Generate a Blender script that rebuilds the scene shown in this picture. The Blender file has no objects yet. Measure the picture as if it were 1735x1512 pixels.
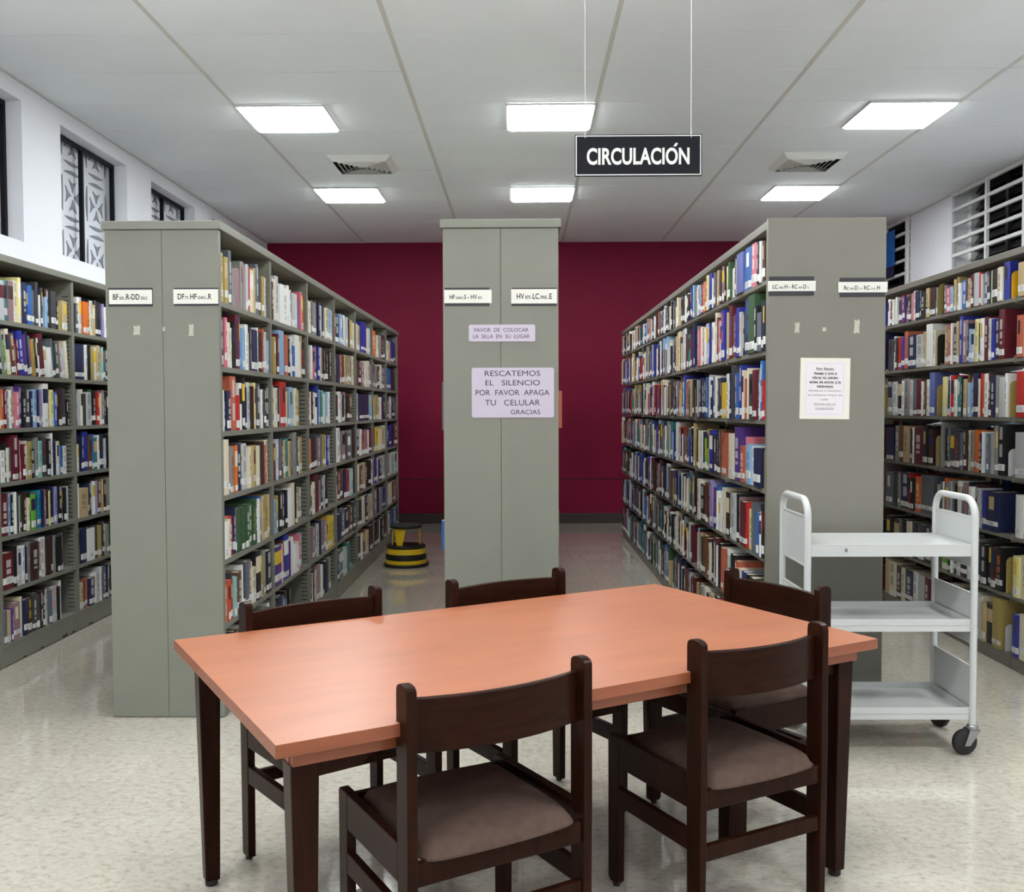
import bpy, bmesh, math, random, re
from mathutils import Vector, Matrix

C = bpy.context.scene.collection
SC = bpy.context.scene
rnd = random.Random(7)
PI = math.pi

# ------------------------------------------------------------------ camera, world, exposure
F_PX, YAW, PITCH, ROLL, HC = 1645.06, -0.00937, 0.03836, 0.00328, 1.42841
cy_, sy_ = math.cos(YAW), math.sin(YAW)
cp_, sp_ = math.cos(PITCH), math.sin(PITCH)
FWD = Vector((sy_ * cp_, cy_ * cp_, -sp_))
RT0 = Vector((cy_, -sy_, 0))
DN0 = FWD.cross(RT0)
RT = RT0 * math.cos(ROLL) + DN0 * math.sin(ROLL)
DN = DN0 * math.cos(ROLL) - RT0 * math.sin(ROLL)
cam_data = bpy.data.cameras.new('camera')
cam = bpy.data.objects.new('camera', cam_data)
C.objects.link(cam)
cam_data.sensor_fit = 'HORIZONTAL'
cam_data.sensor_width = 36
cam_data.lens = F_PX / 1735 * 36
cam_data.clip_start = 0.05
m = Matrix.Identity(4)
for i in range(3):
    m[i][0] = RT[i]; m[i][1] = -DN[i]; m[i][2] = -FWD[i]
m[2][3] = HC
cam.matrix_world = m
SC.camera = cam

world = bpy.data.worlds.new('night_world')
SC.world = world
world.use_nodes = True
world.node_tree.nodes['Background'].inputs[0].default_value = (0.02, 0.025, 0.035, 1)
world.node_tree.nodes['Background'].inputs[1].default_value = 0.3
SC.view_settings.view_transform = 'Standard'
SC.view_settings.look = 'None'
SC.view_settings.gamma = 1.0
SC.view_settings.use_curve_mapping = False
SC.view_settings.exposure = 0.0
LAMP = 35.0            # radiance of the ceiling light diffusers

# ------------------------------------------------------------------ colours and materials
def lin(c):
    c = c / 255.0
    return c / 12.92 if c <= 0.04045 else ((c + 0.055) / 1.055) ** 2.4
def rgb(r, g, b):
    return (lin(r), lin(g), lin(b), 1.0)

MATS = {}
def mat(name, col, rough=0.5, metal=0.0, spec=0.5, coat=0.0, noise=None, bump=None, emit=0.0):
    """noise=(scale, amount, (sx,sy,sz)) varies the base colour; bump=(scale, strength)"""
    if name in MATS:
        return MATS[name]
    M = bpy.data.materials.new(name); M.use_nodes = True
    nt = M.node_tree; N = nt.nodes; L = nt.links
    b = N['Principled BSDF']
    b.inputs['Base Color'].default_value = col
    b.inputs['Roughness'].default_value = rough
    b.inputs['Metallic'].default_value = metal
    b.inputs['Specular IOR Level'].default_value = spec
    b.inputs['Coat Weight'].default_value = coat
    if emit:
        b.inputs['Emission Color'].default_value = (0.94, 0.985, 1.0, 1)
        b.inputs['Emission Strength'].default_value = emit
    if noise or bump:
        tc = N.new('ShaderNodeTexCoord')
    if noise:
        mp = N.new('ShaderNodeMapping'); mp.inputs['Scale'].default_value = noise[2]
        L.new(tc.outputs['Object'], mp.inputs['Vector'])
        nz = N.new('ShaderNodeTexNoise'); nz.inputs['Scale'].default_value = noise[0]; nz.inputs['Detail'].default_value = 5
        L.new(mp.outputs[0], nz.inputs['Vector'])
        rp = N.new('ShaderNodeValToRGB')
        a = noise[1]
        rp.color_ramp.elements[0].position = 0.3; rp.color_ramp.elements[1].position = 0.7
        rp.color_ramp.elements[0].color = tuple(max(0, x * (1 - a)) for x in col[:3]) + (1,)
        rp.color_ramp.elements[1].color = tuple(min(1, x * (1 + a)) for x in col[:3]) + (1,)
        L.new(nz.outputs[0], rp.inputs[0]); L.new(rp.outputs[0], b.inputs['Base Color'])
    if bump:
        bz = N.new('ShaderNodeTexNoise'); bz.inputs['Scale'].default_value = bump[0]; bz.inputs['Detail'].default_value = 3
        L.new(tc.outputs['Object'], bz.inputs['Vector'])
        bp = N.new('ShaderNodeBump'); bp.inputs['Strength'].default_value = bump[1]; bp.inputs['Distance'].default_value = 0.002
        L.new(bz.outputs[0], bp.inputs['Height']); L.new(bp.outputs[0], b.inputs['Normal'])
    MATS[name] = M
    return M

m_shelf = mat('grey_enamel', rgb(126, 126, 115), 0.42, noise=(6, 0.03, (1, 1, 1)))
m_shelf2 = mat('grey_enamel_warm', rgb(122, 119, 109), 0.45, noise=(6, 0.03, (1, 1, 1)))
m_inner = mat('shaded_back_sheet', rgb(62, 64, 58), 0.6)  # shelf enamel darkened: the shade behind the books is put into the colour
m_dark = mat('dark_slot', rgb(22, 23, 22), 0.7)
m_wall = mat('white_paint', rgb(234, 235, 240), 0.75, noise=(2, 0.02, (1, 1, 1)), bump=(60, 0.05))
m_red = mat('maroon_paint', rgb(122, 15, 50), 0.6, spec=.2, noise=(3, 0.05, (1, 1, 1)))
m_base = mat('dark_rubber_base', rgb(58, 48, 42), 0.5)
m_tile = mat('acoustic_tile', rgb(243, 247, 250), 0.85, noise=(1.3, 0.03, (1, 1, 1)), bump=(260, 0.12))
m_tbar = mat('ceiling_bar_white', rgb(215, 214, 208), 0.5)
m_plenum = mat('plenum_dark', rgb(60, 60, 58), 0.9)
m_lens = mat('lamp_lens', rgb(250, 250, 245), 0.4, emit=LAMP)
m_lframe = mat('lamp_frame_white', rgb(215, 215, 212), 0.4)
m_black = mat('black_paint', rgb(20, 21, 27), 0.6, spec=.2)
m_blackr = mat('black_rubber', rgb(22, 22, 22), 0.6, bump=(300, 0.15))
m_white = mat('white_plastic', rgb(235, 236, 234), 0.4)
m_card = mat('white_card', rgb(228, 227, 218), 0.6)
m_ink = mat('black_ink', rgb(35, 34, 38), 0.6)
m_inkg = mat('grey_ink', rgb(110, 108, 112), 0.6)
m_hold = mat('dark_label_strip', rgb(44, 42, 48), 0.5)
m_lilac = mat('lilac_aluminium', rgb(196, 186, 202), 0.35, metal=0.25)
m_paper = mat('paper', rgb(226, 221, 224), 0.7)
m_papere = mat('laminate_edge', rgb(226, 224, 210), 0.35)
m_tape = mat('tape_residue', rgb(186, 184, 168), 0.35)
m_wood = mat('dark_stained_wood', rgb(40, 19, 11), 0.28, spec=.08, noise=(9, 0.28, (6, 6, 0.7)), coat=0.0)
m_woodh = mat('dark_stained_wood_back', rgb(40, 19, 11), 0.28, spec=.08, noise=(9, 0.28, (0.7, 6, 8)), coat=0.0)
m_lam = mat('cherry_laminate', rgb(164, 99, 68), 0.34, spec=.7, noise=(4, 0.1, (0.7, 3.2, 3)))
m_edge = mat('cherry_edge_band', rgb(142, 78, 50), 0.36, noise=(5, 0.12, (0.7, 3.2, 8)))
m_fabric = mat('mauve_brown_fabric', rgb(88, 71, 63), 0.95, spec=0.15, noise=(30, 0.14, (1, 1, 1)), bump=(420, 0.35))
m_cart = mat('cart_white_enamel', rgb(196, 198, 196), 0.22)
m_chrome = mat('steel_grey', rgb(150, 150, 150), 0.3, metal=0.8)
m_yellow = mat('stool_yellow', rgb(240, 198, 36), 0.4)
m_cord = mat('white_cord', rgb(225, 225, 220), 0.6)
m_grille = mat('white_grille', rgb(225, 226, 224), 0.4)
m_night = mat('dark_louver', rgb(40, 40, 42), 0.3)
m_screen = mat('white_screen_block', rgb(226, 228, 236), 0.7)
m_petal = mat('grey_petal', rgb(136, 138, 146), 0.7)
m_vent = mat('vent_grey', rgb(226, 226, 222), 0.5)
m_ventd = mat('vent_dark', rgb(40, 38, 38), 0.8)
m_blue = mat('blue_poster', rgb(25, 110, 195), 0.5, noise=(14, 0.2, (1, 1, 1)))
m_bluedk = mat('poster_navy', rgb(28, 44, 74), 0.5)
m_chip = mat('rust_chip', rgb(62, 60, 48), 0.8)

def attr_mat(name, rough, spec):
    M = bpy.data.materials.new(name); M.use_nodes = True
    a = M.node_tree.nodes.new('ShaderNodeAttribute'); a.attribute_name = 'tint'
    b = M.node_tree.nodes['Principled BSDF']
    M.node_tree.links.new(a.outputs['Color'], b.inputs['Base Color'])
    b.inputs['Roughness'].default_value = rough
    b.inputs['Specular IOR Level'].default_value = spec
    return M
m_book = attr_mat('book_cover', 0.42, 0.45)

def floor_material():
    M = bpy.data.materials.new('vinyl_floor_tile'); M.use_nodes = True
    nt = M.node_tree; N = nt.nodes; L = nt.links; b = N['Principled BSDF']
    tc = N.new('ShaderNodeTexCoord')
    mp = N.new('ShaderNodeMapping'); mp.inputs['Scale'].default_value = (1.0, 1.5, 1); mp.inputs['Rotation'].default_value = (0, 0, 0.4)
    L.new(tc.outputs['Object'], mp.inputs['Vector'])
    n1 = N.new('ShaderNodeTexNoise'); n1.inputs['Scale'].default_value = 30; n1.inputs['Detail'].default_value = 8; n1.inputs['Roughness'].default_value = 0.68; n1.inputs['Distortion'].default_value = 0.25
    L.new(mp.outputs[0], n1.inputs['Vector'])
    r1 = N.new('ShaderNodeValToRGB'); e = r1.color_ramp.elements
    e[0].position = 0.3; e[0].color = rgb(166, 159, 144); e[1].position = 0.68; e[1].color = rgb(208, 202, 190)
    k = e.new(0.47); k.color = rgb(195, 189, 175)
    L.new(n1.outputs[0], r1.inputs[0])
    n2 = N.new('ShaderNodeTexNoise'); n2.inputs['Scale'].default_value = 95; n2.inputs['Detail'].default_value = 2
    L.new(tc.outputs['Object'], n2.inputs['Vector'])
    r2 = N.new('ShaderNodeValToRGB'); e = r2.color_ramp.elements
    e[0].position = 0.27; e[0].color = (0.6, 0.57, 0.52, 1); e[1].position = 0.37; e[1].color = (1, 1, 1, 1)
    L.new(n2.outputs[0], r2.inputs[0])
    mx = N.new('ShaderNodeMix'); mx.data_type = 'RGBA'; mx.blend_type = 'MULTIPLY'; mx.inputs[0].default_value = 0.8
    L.new(r1.outputs[0], mx.inputs[6]); L.new(r2.outputs[0], mx.inputs[7])
    # square tiles, each a touch different, with a hairline joint
    br = N.new('ShaderNodeTexBrick'); br.offset = 0.0; br.inputs['Scale'].default_value = 1.0
    br.inputs['Brick Width'].default_value = 0.305; br.inputs['Row Height'].default_value = 0.305; br.inputs['Mortar Size'].default_value = 0.0008
    br.inputs['Color1'].default_value = (1, 1, 1, 1); br.inputs['Color2'].default_value = (0.92, 0.92, 0.91, 1); br.inputs['Mortar'].default_value = (0.72, 0.7, 0.66, 1)
    L.new(tc.outputs['Object'], br.inputs['Vector'])
    m2 = N.new('ShaderNodeMix'); m2.data_type = 'RGBA'; m2.blend_type = 'MULTIPLY'; m2.inputs[0].default_value = 1.0
    L.new(mx.outputs[2], m2.inputs[6]); L.new(br.outputs[0], m2.inputs[7])
    L.new(m2.outputs[2], b.inputs['Base Color'])
    b.inputs['Specular IOR Level'].default_value = 0.5
    n3 = N.new('ShaderNodeTexNoise'); n3.inputs['Scale'].default_value = 5; n3.inputs['Detail'].default_value = 4
    L.new(tc.outputs['Object'], n3.inputs['Vector'])
    mr = N.new('ShaderNodeMapRange'); mr.inputs[3].default_value = 0.05; mr.inputs[4].default_value = 0.13
    L.new(n3.outputs[0], mr.inputs[0]); L.new(mr.outputs[0], b.inputs['Roughness'])
    b.inputs['Coat Weight'].default_value = 0.6; b.inputs['Coat Roughness'].default_value = 0.03; b.inputs['Coat IOR'].default_value = 1.5
    return M
m_floor = floor_material()

# ------------------------------------------------------------------ mesh helpers
class MB:
    """collects boxes, tubes and polygons, then links them as ONE mesh object"""
    def __init__(s):
        s.v, s.f, s.mi, s.col = [], [], [], []
    def face(s, pts, mi=0, col=None):
        k = len(s.v); s.v.extend([tuple(p) for p in pts]); s.f.append(tuple(range(k, k + len(pts)))); s.mi.append(mi); s.col.append(col)
    def add(s, verts, faces, mi=0, col=None):
        k = len(s.v); s.v.extend([tuple(p) for p in verts])
        for f in faces:
            s.f.append(tuple(i + k for i in f)); s.mi.append(mi); s.col.append(col)
    def box(s, x0, x1, y0, y1, z0, z1, mi=0, col=None, M=None):
        v = [(x, y, z) for z in (z0, z1) for y in (y0, y1) for x in (x0, x1)]
        if M is not None: v = [M @ Vector(p) for p in v]
        s.add(v, [(0, 2, 3, 1), (4, 5, 7, 6), (0, 1, 5, 4), (2, 6, 7, 3), (0, 4, 6, 2), (1, 3, 7, 5)], mi, col)
    def prism(s, poly, a, b, fn, mi=0, col=None):
        """poly: 2-D outline (ccw); fn(u, v, w) -> point, extruded from w=a to w=b"""
        n = len(poly)
        v = [fn(p[0], p[1], a) for p in poly] + [fn(p[0], p[1], b) for p in poly]
        f = [tuple(reversed(range(n))), tuple(range(n, 2 * n))]
        f += [(i, (i + 1) % n, n + (i + 1) % n, n + i) for i in range(n)]
        s.add(v, f, mi, col)
    def tube(s, pts, r, seg=10, mi=0, caps=True):
        pts = [Vector(p) for p in pts]; rings = []
        up = None
        for i, p in enumerate(pts):
            d = (pts[min(i + 1, len(pts) - 1)] - pts[max(i - 1, 0)]).normalized()
            if up is None:
                up = d.orthogonal().normalized()
            up = (up - d * up.dot(d)).normalized(); sd = d.cross(up)
            rings.append([p + (up * math.cos(2 * PI * k / seg) + sd * math.sin(2 * PI * k / seg)) * r for k in range(seg)])
        v = [q for R_ in rings for q in R_]; f = []
        for i in range(len(rings) - 1):
            for k in range(seg):
                a = i * seg + k; b = i * seg + (k + 1) % seg
                f.append((a, b, b + seg, a + seg))
        if caps:
            f.append(tuple(reversed(range(seg)))); f.append(tuple(range(len(v) - seg, len(v))))
        s.add(v, f, mi)
    def lathe(s, prof, c=(0, 0, 0), seg=28, mi=0, axis='z'):
        v = []; f = []
        for r, z in prof:
            for k in range(seg):
                a = 2 * PI * k / seg
                if axis == 'z': v.append((c[0] + r * math.cos(a), c[1] + r * math.sin(a), c[2] + z))
                else: v.append((c[0] + r * math.cos(a), c[1] + z, c[2] + r * math.sin(a)))
        for i in range(len(prof) - 1):
            for k in range(seg):
                a = i * seg + k; b = i * seg + (k + 1) % seg
                f.append((a, b, b + seg, a + seg))
        f.append(tuple(reversed(range(seg)))); f.append(tuple(range(len(v) - seg, len(v))))
        s.add(v, f, mi)
    def build(s, name, mats, parent=None, bevel=0, seg=2, smooth=False, fix=True, xf=None):
        me = bpy.data.meshes.new(name)
        v = s.v if xf is None else [tuple(xf @ Vector(p)) for p in s.v]
        me.from_pydata(v, [], s.f)
        for M in (mats if isinstance(mats, (list, tuple)) else [mats]):
            me.materials.append(M)
        if any(s.mi): me.polygons.foreach_set('material_index', s.mi)
        if any(c is not None for c in s.col):
            at = me.attributes.new('tint', 'FLOAT_COLOR', 'FACE')
            flat = []
            for c in s.col: flat.extend(c if c is not None else (0.5, 0.5, 0.5, 1))
            at.data.foreach_set('color', flat)
        me.update()
        if fix:
            bm = bmesh.new(); bm.from_mesh(me)
            if smooth or bevel: bmesh.ops.remove_doubles(bm, verts=bm.verts, dist=1e-5)
            bmesh.ops.recalc_face_normals(bm, faces=bm.faces); bm.to_mesh(me); bm.free()
        if smooth:
            me.polygons.foreach_set('use_smooth', [True] * len(me.polygons))
            me.set_sharp_from_angle(angle=math.radians(38))
        o = bpy.data.objects.new(name, me); C.objects.link(o)
        if parent is not None: o.parent = parent
        if bevel:
            b = o.modifiers.new('bevel', 'BEVEL'); b.width = bevel; b.segments = seg; b.limit_method = 'ANGLE'; b.angle_limit = math.radians(40)
            b.harden_normals = False
        return o

def tag(o, label, cat, group=None, kind=None):
    o['label'] = label; o['category'] = cat
    if group: o['group'] = group
    if kind: o['kind'] = kind
    return o
def thing(name, label, cat, loc=(0, 0, 0), rz=0, group=None):
    o = bpy.data.objects.new(name, None); o.empty_display_size = 0.05
    C.objects.link(o); o.location = loc; o.rotation_euler = (0, 0, rz)
    return tag(o, label, cat, group)
def struct(o, label, cat):
    o['kind'] = 'structure'; o['label'] = label; o['category'] = cat
    return o
def dup(root, loc, rz, label=None, scale=None):
    r = root.copy(); C.objects.link(r); r.location = loc; r.rotation_euler = (0, 0, rz)
    if label: r['label'] = label
    for ch in list(root.children):
        c = ch.copy(); C.objects.link(c); c.parent = r
        for g in list(ch.children):
            d = g.copy(); C.objects.link(d); d.parent = c
    return r

# ------------------------------------------------------------------ text as flat polygons
_tc = {}
def glyphs(s, bold=0.0):
    key = (s, bold)
    if key not in _tc:
        cu = bpy.data.curves.new('lettering', 'FONT'); cu.body = s; cu.size = 1; cu.offset = bold; cu.resolution_u = 4
        ob = bpy.data.objects.new('lettering', cu); C.objects.link(ob)
        me = bpy.data.meshes.new_from_object(ob)
        vs = [(v.co.x, v.co.y) for v in me.vertices]; fs = [tuple(p.vertices) for p in me.polygons]
        bpy.data.objects.remove(ob); bpy.data.curves.remove(cu); bpy.data.meshes.remove(me)
        x0 = min(v[0] for v in vs); x1 = max(v[0] for v in vs)
        _tc[key] = ([(x - x0, y) for x, y in vs], fs, x1 - x0)
    return _tc[key]
CAP = 0.73
def write(mb, s, x, z, cap, fn, width=None, align='c', bold=0.0, mi=1):
    """one line; cap = capital height, width = fitted width; fn(u, v) -> point"""
    vs, fs, w = glyphs(s, bold)
    k = cap / CAP; kx = k if width is None else width / w
    tw = w * kx
    ox = x - tw / 2 if align == 'c' else (x - tw if align == 'r' else x)
    mb.add([fn(ox + a * kx, z + b * k) for a, b in vs], fs, mi)
    return tw
def write_run(mb, segs, x0, x1, z, fn, bold=0.0, mi=1):
    """segments (text, capital height) set one after another and fitted between x0 and x1"""
    ws = [glyphs(s, bold)[2] * h / CAP for s, h in segs]; gap = 0.006
    tot = sum(ws) + gap * (len(segs) - 1); q = (x1 - x0) / tot; x = x0
    for (s, h), w in zip(segs, ws):
        write(mb, s, x, z, h, fn, w * q, 'l', bold, mi); x += (w + gap) * q

# ------------------------------------------------------------------ the room
XL, XR, YB, YF, ZC = -3.13, 4.17, 12.06, -2.6, 3.48
mb = MB(); mb.box(XL - .15, XR + .3, YF - .15, YB + .15, -.1, 0)
struct(mb.build('floor', m_floor), 'speckled beige vinyl tile floor with a glossy finish', 'floor')

mb = MB(); mb.box(XL - .15, XR + .3, YB, YB + .15, 0, ZC + .1)
struct(mb.build('wall_back', m_red), 'maroon painted wall at the far end behind the bookcases', 'wall')
mb = MB(); mb.box(XL - .15, XR + .3, YF - .15, YF, 0, ZC + .1)
struct(mb.build('wall_front', m_wall), 'white wall behind the viewer, out of the picture', 'wall')
mb = MB(); mb.box(XL, XR, YB - .012, YB, 0, .125)
struct(mb.build('baseboard_back', m_base, bevel=.004), 'dark rubber baseboard along the maroon wall', 'baseboard')
mb = MB(); mb.box(XL, XR, YB - .004, YB, .548, .558)
struct(mb.build('trim_1', mat('maroon_groove', rgb(50, 12, 28), 0.6)), 'thin dark chair rail line across the maroon wall', 'trim')

def wall_with_holes(name, xa, xb, holes, label):
    """wall slab between x=xa and xb along Y; holes = [(y0, y1, z0, z1)]"""
    mb = MB(); y = YF
    for (a, b, z0, z1) in sorted(holes):
        mb.box(xa, xb, y, a, 0, ZC + .1); mb.box(xa, xb, a, b, 0, z0)
        if z1 < ZC: mb.box(xa, xb, a, b, z1, ZC + .1)
        y = b
    mb.box(xa, xb, y, YB, 0, ZC + .1)
    return struct(mb.build(name, m_wall), label, 'wall')
LW_WIN = [(5.03, 6.14), (6.655, 7.77), (8.28, 9.38), (9.91, 11.0)]
wall_with_holes('wall_left', XL - .26, XL, [(a, b, 2.49, 3.37) for a, b in LW_WIN], 'white wall with deep window recesses above the bookcase')
RW_WIN = [(8.03, 9.46), (10.5, 11.8)]
wall_with_holes('wall_right', XR, XR + .26, [(a, b, 2.3, 3.6) for a, b in RW_WIN], 'white wall with barred windows above the bookcase')

# left windows: dark frame and a white screen of pierced blocks behind it
def petals(mb, cy, cz, x, s):
    """one pierced block motif of size s centred on (cy, cz): four lens slots round four petals"""
    def shape(pts):
        mb.prism(pts, x, x + .006, lambda u, v, w: (w, cy + u * s, cz + v * s), 1)
    for q in range(4):
        ca, sa = math.cos(q * PI / 2), math.sin(q * PI / 2)
        n = 7; lens = []
        for i in range(n + 1):
            t = -1 + 2 * i / n; lens.append((t * .33, .40 + .055 * (1 - t * t)))
        for i in range(n - 1, 0, -1):
            t = -1 + 2 * i / n; lens.append((t * .33, .40 - .012 * (1 - t * t)))
        shape([(a * ca - b * sa, a * sa + b * ca) for a, b in lens])
        tri = [(0, .06), (.045, .16), (.15, .285), (.07, .25), (0, .24), (-.07, .25), (-.15, .285), (-.045, .16)]
        shape([(a * ca - b * sa, a * sa + b * ca) for a, b in tri])
names = ['recessed window cut by the picture edge with pierced white screen', 'recessed window with black frame and leaf pattern screen nearest the grey end panel',
         'recessed patterned window half hidden by the grey end panel top', 'farthest recessed window hidden behind the tall bookcase']
for i, (a, b) in enumerate(LW_WIN):
    xf = XL - .11
    fr = MB(); w = .028
    fr.box(xf - .02, xf + .01, a, a + w, 2.49, 3.37); fr.box(xf - .02, xf + .01, b - w, b, 2.49, 3.37)
    fr.box(xf - .02, xf + .01, a + w, b - w, 2.49, 2.49 + w); fr.box(xf - .02, xf + .01, a + w, b - w, 3.37 - w, 3.37)
    mid = (a + b) / 2; fr.box(xf - .02, xf + .01, mid - .012, mid + .012, 2.49 + w, 3.37 - w)
    win = struct(fr.build('window_%d' % (i + 1), m_black), names[i], 'window')
    sc = MB(); sc.box(xf - .12, xf - .06, a - .02, b + .02, 2.45, 3.40)
    s = .40
    for k in range(3):
        for j in range(3):
            cy0 = a + .13 + s * k; cz0 = 2.60 + s * j
            if cy0 - s * .3 > a and cy0 + s * .42 < b + .1 and cz0 < 3.45: petals(sc, cy0, cz0, xf - .06, s)
    sc.build('pierced_screen', [m_screen, m_petal], win)
# right windows: white grille flush with the wall, dark louvres in the recess
rn = ['wide barred window with white grille over dark louvres', 'far barred window beside the blue poster']
for i, (a, b) in enumerate(RW_WIN):
    g = MB(); t = .017
    ys = [a + .07, (a + b) / 2 + .02, b - .012] if i == 0 else [a + .05, (a + b) / 2, b - .02]
    for k, y in enumerate(ys):
        h = t * 1.6 if k == 0 else t
        g.box(XR - .028, XR + .004, y - h, y + h, 2.3, ZC - .004)
    for k in range(9):
        z = ZC - .02 - .145 * k
        g.box(XR - .022, XR + .008, a + .02, b - .0, z - .016, z + .016)
    win = struct(g.build('window_%d' % (i + 5), m_grille, bevel=.003), rn[i], 'window')
    lv = MB(); z = 2.33
    while z < 3.56:
        M_ = Matrix.Translation((XR + .19, 0, z)) @ Matrix.Rotation(math.radians(-58), 4, 'Y')
        lv.box(-.05, .05, a + .1, b - .09, -.003, .003, M=M_); z += .078
    lv.box(XR + .155, XR + .225, (a + b) / 2 - .025, (a + b) / 2 + .025, 2.3, 3.6)
    lv.box(XR + .24, XR + .26, a, b, 2.3, 3.6, 1)
    lv.build('jalousie', [m_night, m_dark], win)
    fr = MB()
    fr.box(XR + .13, XR + .24, b - .09, b, 2.3, 3.6); fr.box(XR + .13, XR + .24, a, a + .09, 2.3, 3.6)
    fr.build('window_frame', m_grille, win)

# ceiling: loose tiles in a bar grid
GX, GY, TX, TY = -1.928, 5.3775, 1.22, 0.61
cells_light = set(); LIGHTS = []
for row in (-10, -6, -2, 2, 6):
    for (ci, half) in ((0, 0), (1, 1), (3, 1)):
        LIGHTS.append((GX + TX * ci + (.0 if half == 0 else .61), GY + TY * row, ci, row))
mb = MB()
for i in range(-2, 5):
    for j in range(-14, 12):
        x0 = max(GX + TX * i + .012, XL); x1 = min(GX + TX * (i + 1) - .012, XR)
        y0 = max(GY + TY * j + .0025, YF); y1 = min(GY + TY * (j + 1) - .0025, YB)
        if x1 - x0 < .02 or y1 - y0 < .02: continue
        d = [rnd.uniform(0, .004) for _ in range(4)]
        zb = [ZC + q for q in d]
        v = [(x0, y0, zb[0]), (x1, y0, zb[1]), (x0, y1, zb[2]), (x1, y1, zb[3])]
        v += [(p[0], p[1], ZC + .03) for p in v]
        mb.add(v, [(0, 2, 3, 1), (4, 5, 7, 6), (0, 1, 5, 4), (2, 6, 7, 3), (0, 4, 6, 2), (1, 3, 7, 5)])
ceil = struct(mb.build('ceiling', m_tile), 'suspended ceiling of off-white acoustic tiles', 'ceiling')
gb = MB()
for i in range(-1, 6):
    x = GX + TX * i
    if XL < x < XR: gb.box(x - .013, x + .013, YF, YB, ZC - .001, ZC + .02)
gb.box(XL, XL + .014, YF, YB, ZC - .004, ZC); gb.box(XR - .014, XR, YF, YB, ZC - .004, ZC)
gb.build('ceiling_bars', m_tbar, ceil)
pb = MB(); pb.box(XL, XR, YF, YB, ZC + .032, ZC + .05); pb.build('plenum_deck', m_plenum, ceil)

# ceiling lights
where = {(0, 2): 'square ceiling light above the patterned window side, nearer row', (1, 2): 'middle square ceiling light of the nearer row, behind the hanging sign',
         (3, 2): 'square ceiling light of the nearer row toward the barred window', (0, 6): 'square ceiling light in front of the maroon wall, patterned window side',
         (1, 6): 'middle square ceiling light in front of the maroon wall', (3, 6): 'square ceiling light in front of the maroon wall, barred window side'}
for (x, y, ci, row) in LIGHTS:
    lab = where.get((ci, row), 'square ceiling light %s, %s' % ({-10: 'behind the viewer', -6: 'right above the viewer', -2: 'above the reading table, outside the picture'}.get(row), {0: 'patterned window side', 1: 'middle column', 3: 'barred window side'}[ci]))
    t = thing('ceiling_light', lab, 'ceiling light', (x + .305, y + .305, ZC), 0, 'square ceiling lights')
    fr = MB(); a, b = .302, .285
    for (x0, x1, y0, y1) in ((-a, a, -a, -b), (-a, a, b, a), (-a, -b, -b, b), (b, a, -b, b)):
        fr.box(x0, x1, y0, y1, -.014, -.0005)
    fr.build('frame', m_lframe, t, bevel=.003)
    df = MB(); r = .02; pts = []
    for (sx, sy, a0) in ((1, 1, 0), (-1, 1, 90), (-1, -1, 180), (1, -1, 270)):
        for k in range(5):
            an = math.radians(a0 + k * 22.5); pts.append((sx * (b - r - .0008) + r * math.cos(an), sy * (b - r - .0008) + r * math.sin(an)))
    df.prism(pts, -.022, -.001, lambda u, v, w: (u, v, w))
    df.build('diffuser', m_lens, t)

# ceiling vents: nested rings of sloping vanes
def vent(cx, cyy, label):
    t = thing('ceiling_vent', label, 'air vent', (cx, cyy, ZC), 0, 'ceiling air vents')
    def ring(mb, ro, ri, zo, zi, th=.003):
        for (s0, s1) in (((1, 1), (-1, 1)), ((-1, 1), (-1, -1)), ((-1, -1), (1, -1)), ((1, -1), (1, 1))):
            o0 = (s0[0] * ro, s0[1] * ro, zo); o1 = (s1[0] * ro, s1[1] * ro, zo); i0 = (s0[0] * ri, s0[1] * ri, zi); i1 = (s1[0] * ri, s1[1] * ri, zi)
            v = [o0, o1, i1, i0] + [(p[0], p[1], p[2] + th) for p in (o0, o1, i1, i0)]
            mb.add(v, [(0, 1, 2, 3), (7, 6, 5, 4), (0, 4, 5, 1), (2, 6, 7, 3), (1, 5, 6, 2), (0, 3, 7, 4)])
    fr = MB(); ring(fr, .262, .215, -.002, -.045, .004); fr.build('frame', m_vent, t)
    bk = MB(); bk.box(-.255, .255, -.255, .255, -.0025, -.0006); bk.build('duct_opening', m_ventd, t)
    for k in range(5):
        vb = MB(); ro = .205 - .036 * k; ring(vb, ro, ro - .034, -.012, -.046); vb.build('vane', m_vent, t)
vent(-1.31, 8.16, 'dusty square air vent above the bookcase beside the stool')
vent(2.38, 8.16, 'dusty square air vent above the bookcase behind the cart')

# ------------------------------------------------------------------ bookcases
YP, SEC, NB = 4.449, 0.92, 7
LX0, LX1, CX0, CX1, RX0, RX1, QX0, QX1, WX0, WX1 = -1.898, -1.378, -.354, .172, 1.123, 1.658, 2.66, 3.19, -3.125, -2.862
LEV_A = [.128 + .3 * k for k in range(7)]
LEV_B = [.078 + .3235 * k for k in range(7)]
YW = 4.365

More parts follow.
